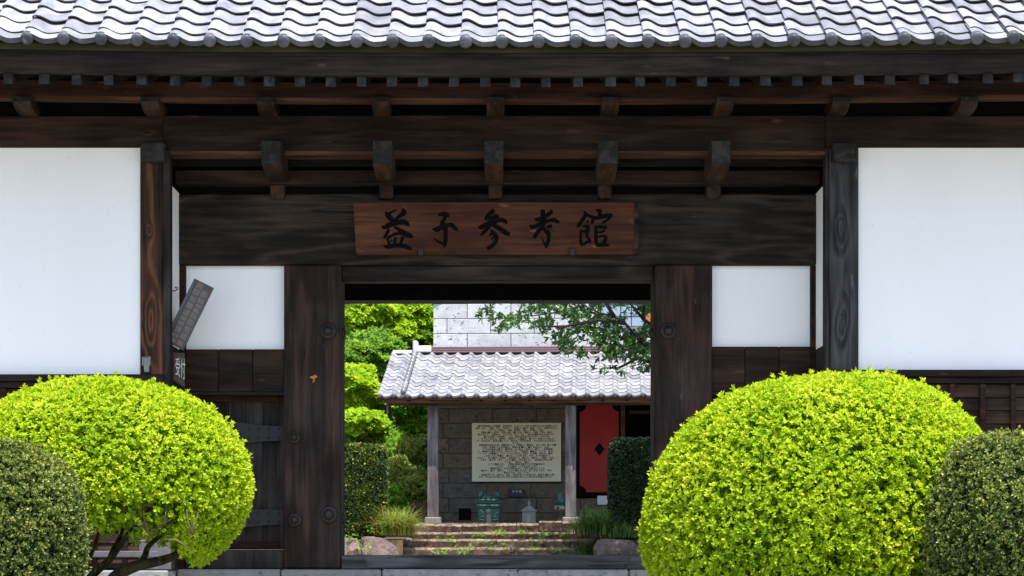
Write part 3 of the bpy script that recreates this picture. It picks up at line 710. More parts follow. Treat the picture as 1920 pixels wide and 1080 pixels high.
def brush(mb, ox, strokes, d, k0=0):
    for si, st in enumerate(strokes):
        pts = [Vector((x, y)) for x, y, w_ in st]; ws = [w_ for *_, w_ in st]
        # smooth by Catmull-Rom
        Q = []; Wd = []
        for i in range(len(pts) - 1):
            p0, p1, p2, p3 = pts[max(i - 1, 0)], pts[i], pts[i + 1], pts[min(i + 2, len(pts) - 1)]
            for t in np.linspace(0, 1, 5, endpoint=False):
                Q.append(.5 * ((2 * p1) + (p2 - p0) * t + (2 * p0 - 5 * p1 + 4 * p2 - p3) * t * t + (3 * p1 - p0 - 3 * p2 + p3) * t ** 3)); Wd.append(ws[i] + (ws[i + 1] - ws[i]) * (t * t * (3 - 2 * t)))
        Q.append(pts[-1]); Wd.append(ws[-1])
        v = []
        for i, q in enumerate(Q):
            dv = (Q[min(i + 1, len(Q) - 1)] - Q[max(i - 1, 0)]); dv = dv.normalized() if dv.length else Vector((1, 0)); nn = Vector((-dv.y, dv.x))
            for sgn in (1, -1):
                e = q + nn * sgn * (Wd[i] * .5 * (1 + .06 * math.sin(i * 2.1 + sgn)))
                px, py = ox + e.x / 10.8, 380 + e.y / 10.8
                z = Z(py, d); yy = d - tilt * (z - z0) / (z1 - z0) - .0015 - .0004 * (si % 9)
                v.append((X(px, d), yy, z))
        mb.add(v, [(2 * i, 2 * i + 1, 2 * i + 3, 2 * i + 2) for i in range(len(Q) - 1)])
for ox, st in GLY:
    mb = MB(); brush(mb, ox, st, bd); part('character', mb, M['ink'], NBd)
for px in (789, 1073):
    mb = MB(); x = X(px, bd - .02); mb.box(x - .022, x + .022, bd - .03, bd + .02, Z(480, bd), Z(466, bd), .004); part('clip', mb, M['hinge'], NBd)

# ================================================================== SMALL THINGS ON THE GATE
# tilted notice board
d = 16.30
c0 = Vector(P(355.5, 590, d)); ax = (Vector(P(388, 552, d)) - Vector(P(337, 655, d))).normalized(); ac = Vector((ax.z, 0, -ax.x))
NB2 = thing('notice_board', 'worn grey notice board with rows of faded print, hanging tilted by the white recess panel', 'notice board', tuple(c0))
hl, hw = .272, .070
def quadbox(mb, u0, u1, w0, w1, y0, y1):
    pts = []
    for y in (y0, y1):
        pass
    for uu in (u0, u1):
        for y in (y0, y1):
            for ww in (w0, w1): pts.append(tuple(c0 + ax * uu + ac * (ww + .18 * 0) + Vector((0, y, 0))))
    # order x fastest (ww), then y, then u
    return mb.hexa(pts)
mb = MB(); quadbox(mb, -hl, hl, -hw, hw, 0, .04); o = part('panel', mb, M['sign_brown'], NB2); recalc(o)
mb = MB(); quadbox(mb, -hl, hl, -hw - .022, -hw - .001, -.006, .05); o = part('edge_strip', mb, M['sign_edge'], NB2); recalc(o)
mbc = MB(); rr = random.Random(4)
for col_ in range(2):
    u = -hl + .02
    while u < hl - .05:
        L = rr.uniform(.028, .055); quadbox(mbc, u, u + L, -.058 + .062 * col_ + rr.uniform(0, .006), -.004 + .062 * col_, -.0022, -.0005); u += L + rr.uniform(.006, .012)
o = part('print_block', mbc, M['sign_cell'], NB2); recalc(o); o['kind'] = 'stuff'
mb = MB(); quadbox(mb, -hl - .0, hl - .0, hw - .004, hw + .003, -.003, .042); o = part('edge_bead', mb, M['sign_edge'], NB2); recalc(o)
# hook
hp = [P(321, 544, 16.3), P(327, 546, 16.3), P(332, 543, 16.28), P(333, 539, 16.27), P(330, 538, 16.27), P(328, 540, 16.27)]
mb = MB(); mb.tube(hp, .0045, 6); solo('hook', mb, M['iron'], 'small black iron hook on the left white return wall above the notice board', 'hook', hp[0])
# reception sign: a small box
d = 16.34; RS = thing('reception_sign', 'small red and brown box sign with white lettering below the tilted notice board', 'sign', P(335, 712, d))
q = [P(325, 712, d), P(346, 726, d + .12), P(325, 661, d), P(346, 662, d + .12)]
mb = MB(); dy = Vector((-.03, .10, 0))
pts = [Vector(q[0]), Vector(q[1]), Vector(q[0]) + dy, Vector(q[1]) + dy, Vector(q[2]), Vector(q[3]), Vector(q[2]) + dy, Vector(q[3]) + dy]
mb.hexa([tuple(p) for p in pts]); o = part('sign_box', mb, M['sign_brown'], RS); recalc(o)
def on_face(s, t, off=.002):
    a = Vector(q[0]).lerp(Vector(q[1]), s); b_ = Vector(q[2]).lerp(Vector(q[3]), s); n_ = (Vector(q[1]) - Vector(q[0])).cross(Vector(q[2]) - Vector(q[0])).normalized()
    if n_.y > 0: n_ = -n_
    return tuple(a.lerp(b_, t) + n_ * off)
mb = MB(); mb.add([on_face(.0, .02), on_face(.32, .02), on_face(.32, .98), on_face(.0, .98)], [(0, 1, 2, 3)]); part('red_band', mb, M['sign_red'], RS)
for ch, s0 in (('受', .34), ('付', .80)):
    vs, fs = text_mesh(ch, 1.0, 2); mb = MB()
    xs = [v[0] for v in vs]; zs = [v[2] for v in vs]; mxx, mzz = (min(xs) + max(xs)) / 2, (min(zs) + max(zs)) / 2
    sx = (max(xs) - min(xs)); sz = (max(zs) - min(zs))
    mb.add([on_face(s0 + (v[0] - mxx) / sx * .40, .52 + (v[2] - mzz) / sz * .62, .006) for v in vs], fs); part('lettering', mb, M['white_print'], RS)
# metal holder on the left corner post
d = DW - .013; mb = MB(); x0, x1 = X(270, d), X(282, d)
mb.hexa([(x0 + .008, d - .03, Z(698, d)), (x1 - .008, d - .03, Z(698, d)), (x0 + .008, d, Z(698, d)), (x1 - .008, d, Z(698, d)), (x0, d - .05, Z(672, d)), (x1, d - .05, Z(672, d)), (x0, d, Z(668, d)), (x1, d, Z(668, d))])
mb.box(x0 - .006, x0 + .002, d - .056, d, Z(686, d), Z(670, d)); mb.box(x1 - .002, x1 + .006, d - .056, d, Z(686, d), Z(670, d))
solo('wall_holder', mb, M['green_metal'], 'small greenish metal holder fixed low on the brown left corner post', 'holder', P(276, 698, d))
# dried leaf on the gate post
d = DG - .034; mb = MB()
for (a, b_, c_) in (((588, 712), (580, 707), (590, 703)), ((588, 712), (596, 706), (590, 702)), ((588, 711), (585, 718), (592, 714))):
    mb.add([P(*a, d), P(*b_, d - .012), P(*c_, d - .008)], [(0, 1, 2)])
solo('dried_leaf', mb, M['dead_leaf'], 'small orange dried leaf caught on the left gate post', 'leaf', P(588, 712, d))

# ================================================================== STONE STOREHOUSE
AW = .0487
O_ = Vector((X(812, 42.4), 42.4, .58))
ST = thing('stone_storehouse', 'storehouse of pale stone blocks with a tiled porch roof and a red door', 'storehouse', tuple(O_), -AW)
ca, sa = math.cos(AW), math.sin(AW)
def SL(px, py, yl):
    """where the sight line through a photo point meets the plane y=yl of the storehouse"""
    D = Vector(((px - CX) / F, 1, (HY - py) / F)); E = Vector((0, 0, EYE)) - O_
    ly = lambda v: v.x * sa + v.y * ca
    lx = lambda v: v.x * ca - v.y * sa
    t = (yl - ly(E)) / ly(D); p = E + D * t
    return lx(p), p.z
def SX(px, yl=0): return SL(px, 800, yl)[0]
def SZ(py, yl=0, px=950): return SL(px, py, yl)[1]
XS1 = SX(1420)
# block courses
pitch = .3045; zj0 = SZ(821.7)
kmin = -6; zt = 5.75
dx0, dx1, dz1, dz0 = SX(1080, 0), SX(1240, 0), SZ(750), SZ(935)
proof = SZ(662)
blkcache = {}
def block(x0, x1, z0, z1, m_):
    rj = lambda: rt.uniform(0, .006)
    key = (round(x1 - x0, 2), round(z1 - z0, 2), m_, rt.randint(0, 2))
    mb = MB(); mb.box(0, x1 - x0, 0, .22, 0, z1 - z0, .007)
    if key not in blkcache: blkcache[key] = mb.mesh('stone_block', (0, 0, 0), M[m_])
    link('stone_block', blkcache[key], ST, (x0, -.006 + rj(), z0))
for k in range(-7, 12):
    z0 = zj0 + k * pitch; z1 = z0 + pitch
    z0 = max(z0, 0); 
    if z1 - z0 < .05: continue
    off = SX(838) if k % 2 else SX(876); off -= .89 * 2
    if z1 < proof - .1: off = SX(842) - .89 * 2 if k % 2 else SX(790) + .89 * .5 - .89 * 2
    x = off
    while x < XS1:
        a, b_ = max(x, 0), min(x + .89, XS1); x += .89
        if b_ - a < .05: continue
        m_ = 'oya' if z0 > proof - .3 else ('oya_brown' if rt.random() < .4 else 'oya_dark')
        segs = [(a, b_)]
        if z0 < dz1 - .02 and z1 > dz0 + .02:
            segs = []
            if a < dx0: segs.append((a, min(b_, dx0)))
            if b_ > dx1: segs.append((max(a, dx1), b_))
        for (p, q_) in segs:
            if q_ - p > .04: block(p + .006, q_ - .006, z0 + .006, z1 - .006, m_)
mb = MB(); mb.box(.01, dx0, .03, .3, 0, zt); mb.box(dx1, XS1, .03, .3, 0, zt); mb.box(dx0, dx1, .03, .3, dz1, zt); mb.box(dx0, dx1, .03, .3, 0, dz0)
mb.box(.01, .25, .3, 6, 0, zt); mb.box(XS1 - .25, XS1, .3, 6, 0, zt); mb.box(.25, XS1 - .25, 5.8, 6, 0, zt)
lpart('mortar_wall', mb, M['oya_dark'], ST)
mb = MB(); mb.box(-.0, .0299, .0, 6, 0, .001)
xm = XS1 / 2; mb = MB(); mb.prism_y([(-.2, zt - .05), (xm, zt + 1.7), (XS1 + .2, zt - .05), (XS1 + .2, zt - .2), (xm, zt + 1.5), (-.2, zt - .2)], -.5, 6.5); o = lpart('main_roof', mb, M['tile_end'], ST); recalc(o)
# vent hole low in the wall
mb = MB(); a, z_ = SL(860, 975, -.02); b_, z2 = SL(883, 953, -.02); mb.box(a, b_, -.012, .02, z_, z2); lpart('vent_hole', mb, M['black_paint_and_shade'], ST)
# upper wall shutter and orange board at right
a, b_ = SX(1128, -.05), SX(1208, -.05); za, zb = SZ(612, -.05), SZ(540, -.05)
mb = MB(); mb.box(a, b_, -.05, -.008, za, zb); sh = lpart('shutter', mb, M['shutter'], ST)
for px in (1142, 1164, 1184):
    x = SX(px, -.06); mb = MB(); mb.box(x - .008, x + .008, -.056, -.0505, za, zb); lpart('shutter_bar', mb, M['hinge'], sh)
for py in (594, 572):
    z = SZ(py, -.06); mb = MB(); mb.box(a, b_, -.0575, -.0565, z - .008, z + .008); lpart('shutter_bar', mb, M['hinge'], sh)
mb = MB(); mb.box(SX(1209, -.06), SX(1262, -.06), -.06, -.008, SZ(606, -.06), SZ(540, -.06)); lpart('orange_board', mb, M['orange'], ST)
# porch roof
ye = -2.83; zr = SZ(663, -.1); ze = SZ(743, ye)
th2 = math.atan2(zr - ze, -.1 - ye)
PM = tile_mesh('roof_tile', False, [M['tile']], hgt=.066, lipx=.006, gap=False, tf=.40, rise=.48); PE = tile_mesh('eave_tile', True, [M['tile'], M['tile_mid']], hgt=.066, lipx=.006, tf=.40, rise=.48)
PW = .2632
xv = SX(761, ye)
nr = 13; cs2, sn2 = math.cos(th2), math.sin(th2); ncx = 27; restp = []
sl_len = (-.1 - ye) / cs2; exp2 = (sl_len - .05) / nr
for i in range(-2, ncx):
    x = xv + i * PW
    for row in range(nr):
        s = row * exp2
        loc = (x + rt.uniform(-.004, .004), ye + s * cs2, ze + s * sn2 + rt.uniform(-.003, .003)); rot = (th2 + rt.uniform(-.01, .01), rt.uniform(-.012, .012), 0)
        if i < 19: link('eave_tile' if row == 0 else 'roof_tile', PE if row == 0 else PM, ST, loc, rot)
        else: restp.append((PE if row == 0 else PM, loc, rot))
join_instances('hidden_roof_tiling', restp, [M['tile'], M['tile_lip_shade']], ST, True)
xend = xv + ncx * PW; xst = xv - 2 * PW - .03
mb = MB(); mb.prism_x([(ye + .03, ze - .02), (-.1, zr - .02), (-.1, zr - .08), (ye + .03, ze - .06)], xst, xend); o = lpart('porch_deck', mb, M['brown_beam'], ST); recalc(o)
# verge cover tiles down the left slope
mbx = xv - .05
vmb = MB(); vmb.tube([(0, 0, 0), (0, .245, 0)], [.058, .042], 10); vm = vmb.mesh('cover_tile', (0, 0, 0), M['tile_mid'])
for row in range(nr):
    s = row * exp2; link('cover_tile', vm, ST, (mbx, ye - .01 + s * cs2, ze + s * sn2 + .085), (th2, 0, 0))
# ridge where the porch meets the wall
mb = MB(); mb.box(xv - .05, -.02, -.22, -.02, zr + .03, zr + .16, .012); lpart('ridge_tile', mb, M['white_tile'], ST)
mb = MB(); mb.box(xv - .1, xv - .0, -.25, .0, zr + .02, zr + .26, .02); lpart('ridge_end', mb, M['white_tile'], ST)
mb = MB(); mb.box(xst + .04, xv - .11, -.2, -.03, zr + .0, zr + .07, .012); lpart('ridge_tile', mb, M['white_tile'], ST)
for k in range(3):
    mb = MB(); mb.box(-.015, xend, -.16 - .03 * (2 - k), -.02, zr + .015 + .045 * k, zr + .05 + .045 * k, .006); lpart('flashing', mb, M['copper'], ST)
# eave beam, rafter ends, posts
zb1, zb0 = SZ(747, ye + .12), SZ(757, ye + .3)
mb = MB(); mb.box(xst + .12, xend, ye + .10, ye + .14, SZ(755, ye + .1), SZ(747.5, ye + .1)); lpart('porch_fascia', mb, M['brown_beam'], ST)
for k in range(14):
    x = SX(766 + 45.5 * k, ye + .09); mb = MB(); mb.box(x - .03, x + .03, ye + .085, ye + .0995, SZ(752.5, ye + .1), SZ(747, ye + .1)); lpart('rafter_tip', mb, M['fascia'], ST)
yp = -2.25
mb = MB(); mb.box(SX(726, yp), xend, yp - .06, yp + .06, SZ(760, yp), SZ(742, yp), .004); lpart('eave_beam', mb, M['brown_beam'], ST)
mb = MB(); x = SX(727, ye + .3); mb.box(x - .025, x + .025, ye + .25, ye + .3, SZ(775, ye + .3), SZ(752, ye + .3)); lpart('hanging_block', mb, M['grey_post'], ST)
for (a, b_) in ((802, 822), (1060, 1080), (1330, 1350)):
    xa, xb = SX(a, yp), SX(b_, yp)
    mb = MB(); mb.box(xa, xb, yp - .1, yp + .1, .13, SZ(760, yp) - .002, .008); lpart('porch_post', mb, M['grey_post'], ST)
    mb = MB(); mb.box(xa - .05, xb + .05, yp - .15, yp + .15, -.04, .128, .02); lpart('post_base', mb, M['base_stone'], ST)
# red door with its dark frame
DR = MB(); DR.box(SX(1080, -.02), SX(1163, -.02), -.025, .02, SZ(930, -.02), SZ(757, -.02)); door = lpart('door_leaf', DR, M['black_paint_and_shade'], ST)
xa, xb, za, zb = SX(1087, -.03), SX(1160, -.03), SZ(923, -.03), SZ(760.5, -.03); r_ = .13
pr = []
for (cx_, cz_, a0) in ((xa, za, 90), (xb, za, 180), (xb, zb, 270), (xa, zb, 0)):
    seg = []
    for k in range(7):
        t = math.radians(a0 - 90 * k / 6); seg.append((cx_ + r_ * math.cos(t), cz_ + r_ * math.sin(t)))
    pr += seg
mb = MB(); mb.prism_y(pr, -.045, -.026); o = lpart('red_panel', mb, M['red'], door); recalc(o)
xc, zc = SL(1124, 842, -.047); mb = MB(); mb.prism_y([(xc - .10, zc), (xc, zc - .135), (xc + .10, zc), (xc, zc + .135)], -.05, -.0455); o = lpart('diamond', mb, M['black_paint_and_shade'], door); recalc(o)
mb = MB(); mb.box(SX(1164, -.05), SX(1172, -.05), -.06, .1, dz0, SZ(757, -.05)); lpart('door_stud', mb, M['brown_beam'], ST)
mb = MB(); mb.box(SX(1172), dx1, .9, 1.0, dz0, dz1 + .3); mb.box(dx1 - .02, dx1 + .02, .3, 1.0, dz0, dz1); mb.box(SX(1160), SX(1164), .3, 1., dz0, dz1); mb.box(SX(1160), dx1, .3, 1., dz0 - .04, dz0); mb.box(SX(1160), dx1, .3, 1., dz1, dz1 + .04); lpart('dark_room', mb, M['black_paint_and_shade'], ST)  # room walls coloured black to stand for the unlit interior
mb = MB(); mb.box(SX(1180, .4), SX(1226, .4), .4, .46, SZ(776, .4), SZ(770, .4)); lpart('room_beam', mb, M['brown_beam'], ST)
# text board, plaque and plate on the wall
def wall_thing(name, label, cat_, px, py):
    x, z = SL(px, py, -.02); c = Vector((x * ca + -.02 * sa, -x * sa + -.02 * ca, z)) + O_
    return thing(name, label, cat_, tuple(c), -AW)
TB = wall_thing('text_board', 'cream board covered with lines of small black print on the porch wall', 'sign', 968.5, 848)
bw, bh = SX(1052, -.05) - SX(885, -.05), SZ(793, -.05) - SZ(903, -.05)
mb = MB(); mb.box(-bw / 2, bw / 2, -.03, .012, -bh / 2, bh / 2, .004); lpart('board', mb, M['cream'], TB)
mb = MB(); mb.box(-bw / 2 - .01, bw / 2 + .012, -.02, .012, -bh / 2 - .022, -bh / 2 - .001); mb.box(bw / 2 + .001, bw / 2 + .016, -.02, .012, -bh / 2, bh / 2); lpart('frame', mb, M['vert'], TB)
LINES = ['　益子参考館は、陶芸家　浜田庄司　によって　自らの作陶のために収集した物',
 '品を　広く　公開　する　ために、　自邸の一部に　設立　され　公開されたの',
 'である。浜田は　日本　各地を　旅し　諸国の　品を', '　民衆の暮しの中に　生れた品　美しさを　見出し　浜田　求め、喜び、',
 '身のまわり　に集めた　その数は　多い　が、　彼の仕事を支えたもので、', '館には浜田　が参考に　した　品々が展示されており　その姿を',
 '　やさしく伝える　東洋と　西洋の　工芸品を　並べて、眺めているもの', 'で、それらは　生活の器として　作られ　今日も見る　人の心をとらえるもの',
 'である。', '　参考館は昭和五十年　財団法人として発足し、開館は　五十二年、広く公開',
 'され、以来多くの人が訪れ　浜田の仕事と　暮しを伝えて　いる。', '　建物は大谷石の蔵と　長屋門、上ん台の　館から　成り、　昭和初期',
 'に　各地から移築された　ものである。　浜田は　農家の　建物を　好み、', '住いや　仕事場と　して　使いつづけた。門は　栃木県　内から、移築',
 '　したもので、茅葺の　堂々と　した構えを　もち　人々を迎えて、', 'くれる。　石の蔵は　土地の　石を用いて　造られ　当時の　技術を　伝え、',
 'いまも　品々を　守り　二つの蔵は　門と並んで、　浜田邸の静けさを', 'つくる。　館内の　品は', 'ここに集められ、　作品が自由な道すじまで作品を続け',
 'ていた。　その志は　いまも生きつづけ', '　陶芸を学ぶ　人々が作陶をなし、先達の跡をしていた', '益子の　里の　自然に、　工人の暮しにふれ　親しまれてきた　今も',
 '訪れる人の　心に　残る', '　浜田が愛した　品々と　共に　展示されている品々が、益子の自然と環', '境に、静かに溶け込んでいる様子を見い出していただければ幸いである。']
vs, fs = text_mesh('\n'.join(LINES), .0405, 1, 0., .0013)
mb = MB(); arr = np.array(vs); cxm = (arr[:, 0].min() + arr[:, 0].max()) / 2; czm = (arr[:, 2].min() + arr[:, 2].max()) / 2
sxx = bw * .92 / (arr[:, 0].max() - arr[:, 0].min()); szz = bh * .93 / (arr[:, 2].max() - arr[:, 2].min())
mb.add([((v[0] - cxm) * sxx, -.0325, (v[2] - czm) * szz) for v in vs], fs); o = lpart('printed_text', mb, M['print'], TB)
PQ = wall_thing('plaque', 'small dark plaque with white lettering beneath the cream text board', 'sign', 969, 925)
pw, ph_ = .34, .155
mb = MB(); mb.box(-pw / 2, pw / 2, -.025, .012, -ph_ / 2, ph_ / 2, .004); lpart('plate', mb, M['plaque'], PQ)
vs, fs = text_mesh('四 号 館', .055, 1); mb = MB(); mb.add([(x, -.0275, z + .035) for x, y, z in vs], fs); lpart('lettering', mb, M['white_print'], PQ)
vs, fs = text_mesh('益子参考館石蔵展示室\n作陶の参考にした品々', .028, 1); mb = MB(); mb.add([(x, -.0275, z - .025) for x, y, z in vs], fs); lpart('lettering', mb, M['sign_edge'], PQ)
WP = wall_thing('wall_plate', 'plain pale plate on the wall just below the red door', 'plate', 1133, 938)
mb = MB(); mb.box(-.14, .14, -.03, .012, -.09, .09, .004); lpart('plate', mb, M['plain_white'], WP)
# ceramics on the terrace
def sloc(px, py, yl):
    x, z = SL(px, py, yl); return (x * ca + yl * sa + O_.x, -x * sa + yl * ca + O_.y, z + O_.z)
TZ = .59
p0 = sloc(917, 980, -1.2); p0 = (p0[0], p0[1], TZ)
CC = thing('ceramic_castle', 'green glazed ceramic castle with two horned turrets and an arched door', 'ceramic sculpture', p0, -AW)
mb = MB(); mb.hexa([(-.20, -.15, 0), (.20, -.15, 0), (-.2, .15, 0), (.2, .15, 0), (-.215, -.16, .30), (.215, -.16, .30), (-.215, .16, .30), (.215, .16, .30)]); lpart('body', mb, M['green_glaze'], CC)
for (z0, z1, h) in ((.29, .325, .255), (.327, .40, .235), (.402, .445, .26), (.447, .50, .20)):
    mb = MB(); mb.box(-h, h, -h * .75, h * .75, z0, z1, .012); lpart('cornice', mb, M['green_glaze'], CC)
mb = MB(); mb.lathe([(.16, .5), (.15, .54), (.10, .575), (.03, .59), (.001, .592)], (0, 0, 0), 'z', 12); lpart('dome', mb, M['green_glaze'], CC)
for s_ in (-1, 1):
    mb = MB(); mb.tube([(s_ * .165, 0, .49), (s_ * .17, -.02, .56), (s_ * .15, -.03, .61), (s_ * .175, -.03, .655)], [.05, .045, .035, .012], 8); mb.tube([(s_ * .15, -.03, .6), (s_ * .12, -.05, .63)], [.022, .008], 6); mb.tube([(s_ * .17, -.02, .57), (s_ * .215, -.05, .6)], [.025, .01], 6); lpart('turret', mb, M['green_glaze'], CC)
mb = MB(); mb.prism_y([(-.045, 0.002), (.045, 0.002), (.045, .17), (.025, .20), (-.025, .20), (-.045, .17)], -.175, -.16); o = lpart('door', mb, M['grey_ceramic'], CC); recalc(o)
mb = MB(); mb.lathe([(.05, 0), (.045, .02), (.02, .035), (.001, .04)], (0, -.165, .245), 'y', 10); o = lpart('mask', mb, M['pale_glaze'], CC); recalc(o)
for k, (x, z) in enumerate(((-.15, .36), (-.08, .36), (.08, .36), (.16, .36), (-.12, .47), (.0, .475), (.1, .47))):
    mb = MB(); yy = -.186 if z < .42 else -.16; mb.box(x - .03, x + .03, yy, yy + .012, z - .018, z + .018, .004); lpart('relief', mb, M['pale_glaze'], CC)
for (a, b_) in (((-.17, .28), (-.11, .18)), ((.17, .27), (.12, .17)), ((-.17, .08), (-.08, .06)), ((.17, .09), (.08, .07)), ((-.15, .15), (-.09, .13)), ((.15, .15), (.1, .13))):
    mb = MB(); mb.tube([(a[0], -.162, a[1]), ((a[0] + b_[0]) / 2 + .02, -.168, (a[1] + b_[1]) / 2), (b_[0], -.162, b_[1])], .012, 6); lpart('relief', mb, M['pale_glaze'], CC)
p0 = sloc(992, 980, -1.3); p0 = (p0[0], p0[1], TZ)
CU = thing('stone_shrine', 'small grey house-shaped stone shrine with curved roof and knob finial', 'stone shrine', p0, -AW)
mb = MB(); mb.box(-.13, .13, -.11, .11, 0, .235, .006); lpart('body', mb, M['grey_ceramic'], CU)
mb = MB(); mb.hexa([(-.05, -.118, .03), (.05, -.118, .03), (-.05, -.109, .03), (.05, -.109, .03), (-.03, -.118, .16), (.03, -.118, .16), (-.03, -.109, .16), (.03, -.109, .16)]); lpart('relief', mb, M['pale_glaze'], CU)
mb = MB(); vv = []
for (h, z) in ((.155, .237), (.158, .262), (.10, .295), (.055, .335), (.03, .35)):
    vv += [(-h, -h * .85, z), (h, -h * .85, z), (h, h * .85, z), (-h, h * .85, z)]
mb.add(vv, [(3, 2, 1, 0)] + [(k * 4 + i, k * 4 + (i + 1) % 4, k * 4 + 4 + (i + 1) % 4, k * 4 + 4 + i) for k in range(4) for i in range(4)] + [(16, 17, 18, 19)]); lpart('roof', mb, M['grey_ceramic'], CU)
mb = MB(); mb.lathe([(.03, .349), (.02, .37), (.032, .39), (.034, .405), (.018, .425), (.016, .44), (.003, .47)], (0, 0, 0), 'z', 10); lpart('finial', mb, M['grey_ceramic'], CU)
p0 = sloc(1050, 980, -1.0); p0 = (p0[0], p0[1], TZ)
CF = thing('ceramic_figure', 'slim brown and green ceramic figure on a tall pedestal beside the porch post', 'ceramic sculpture', p0, -AW)
mb = MB(); mb.lathe([(.10, 0), (.10, .03), (.075, .05), (.085, .12), (.07, .2), (.10, .24), (.10, .27)], (0, 0, 0), 'z', 8); lpart('pedestal', mb, M['brown_glaze'], CF)
mb = MB(); mb.box(-.11, .09, -.08, .08, .271, .36, .02); lpart('head_block', mb, M['pale_glaze'], CF)
mb = MB(); mb.lathe([(.03, 0), (.026, .01), (.012, .014), (.011, .004)], (-.04, -.08, .315), 'y', 10); o = lpart('eye', mb, M['brown_glaze'], CF); recalc(o)
mb = MB(); mb.tube([(0, 0, .36), (.02, 0, .45), (-.01, 0, .53), (.0, -.02, .60), (-.02, -.02, .66)], [.06, .065, .05, .035, .012], 8); mb.tube([(.0, 0, .5), (.07, -.03, .52), (.11, -.04, .55)], [.03, .022, .01], 6); mb.tube([(0, 0, .46), (-.07, -.02, .44), (-.1, -.02, .40)], [.03, .022, .014], 6); mb.tube([(0, 0, .57), (.05, 0, .6)], [.025, .008], 6); lpart('figure', mb, M['green_glaze'], CF)

# ================================================================== TERRACE, STEPS, BOULDERS
g = MB(); g.box(-1.6, 8, 38.95, 43.0, -.2, TZ - .004); struct('terrace', g, M['step'])
SP = thing('stone_steps', 'rough reddish stone steps rising to the porch terrace', 'steps', (0, 37.5, 0))
def rough_stone(x0, x1, y0, y1, z0, z1, seed, j=.018, n=6):
    r = random.Random(seed); n = max(3, int((x1 - x0) / .14)); v = []; f = []
    prof = [(y0 + .05, z0), (y0 + .045, z0 + (z1 - z0) * .4), (y0 - .006, z1 - .04), (y0 + .03, z1), (y1, z1), (y1, z0)]
    m_ = len(prof)
    for i in range(n + 1):
        x = x0 + (x1 - x0) * i / n
        for k, (y, z) in enumerate(prof):
            jj = j if k in (1, 2, 3) else 0
            v.append((x + (r.uniform(-.01, .01) if 0 < i < n else 0), y + r.uniform(-jj, jj), z + r.uniform(-jj, jj) * .45))
    for i in range(n):
        for k in range(m_): l = (k + 1) % m_; f.append((i * m_ + k, i * m_ + l, (i + 1) * m_ + l, (i + 1) * m_ + k))
    f += [tuple(range(m_)), tuple(range((n + 1) * m_ - 1, n * m_ - 1, -1))]
    mb = MB(); mb.add(v, f); return mb
sd = 0
def course(d, ytop, ybot, xs, depth):
    global sd
    for a, b_ in zip(xs[:-1], xs[1:]):
        sd += 1; mb = rough_stone(X(a, d) + .006, X(b_, d) - .006, d, d + depth, max(Z(ybot, d) - .05, -.05), Z(ytop, d) + .008 * math.sin(sd * 7), sd)
        o = part('step_stone', mb, M['step'], SP); recalc(o)
course(37.6, 1027.5, 1046, [756, 862, 965, 1040, 1118], .5)
course(38.05, 1010.5, 1026, [748, 930, 1024, 1070, 1116], .5)
course(38.5, 998, 1010, [772, 867, 990, 1092, 1140], .5)
course(38.9, 982, 998, [776, 815, 846, 866, 898, 936, 968, 976, 1010], .45)
course(38.87, 977, 990, [1011, 1054, 1088, 1140], .45)
def boulder(label, px, py, d, size, seed, flat_=1.):
    r = np.random.default_rng(seed); v = []; nu, nv = 34, 18
    for j in range(nv + 1):
        for i in range(nu):
            t, p = 2 * math.pi * i / nu, -math.pi / 2 + math.pi * j / nv
            v.append((math.cos(t) * math.cos(p), math.sin(t) * math.cos(p), math.sin(p)))
    v = np.array(v); pw = 3.0; k = (np.abs(v) ** pw).sum(1) ** (-1 / pw)
    # facet by random planes
    rad = k.copy()
    for _ in range(26):
        n_ = nrm(r.normal(size=(1, 3)))[0]; h = r.uniform(.70, .98); dt = v @ n_; lim = np.where(dt > .05, h / np.maximum(dt, .05), 9); rad = np.minimum(rad, lim)
    rad += .03 * lump(v, seed, 6, (4, 9)); x = v * rad[:, None] * np.array(size)
    c = P(px, py, d); mb = MB()
    mb.add((x + np.array(c)).tolist(), [(j * nu + i, j * nu + (i + 1) % nu, (j + 1) * nu + (i + 1) % nu, (j + 1) * nu + i) for j in range(nv) for i in range(nu)], False)
    solo('boulder', mb, M['boulder'], label, 'boulder', (c[0], c[1], -.05))
boulder('wide purplish boulder left of the stone steps', 708, 1046, 36.9, (.46, .4, .40), 3)
boulder('flat boulder half hidden by the left gate post', 655, 1046, 36.8, (.32, .35, .36), 5)
boulder('large pinkish boulder right of the stone steps', 1156, 1048, 36.9, (.42, .4, .44), 8)
boulder('smaller boulder under the right dark hedge', 1207, 1046, 36.9, (.24, .35, .40), 13)
g = MB()
for (x0, x1) in ((-9, X(756, 37.2)), (X(1118, 37.2), 9)):
    g.add([(x0, 37.0, -.02), (x1, 37.0, -.02), (x1, 37.15, .26), (x0, 37.15, .26), (x1, 42.6, .36), (x0, 42.6, .36)], [(0, 1, 2, 3), (3, 2, 4, 5)])
struct('planting_bed', g, M['soil'])

# ================================================================== PLANTS NEAR THE GATE
def crown(parent, name, specs, m): 
    V, T, A = cat(specs); o = np_object(name, V, T, A, m, parent); return o
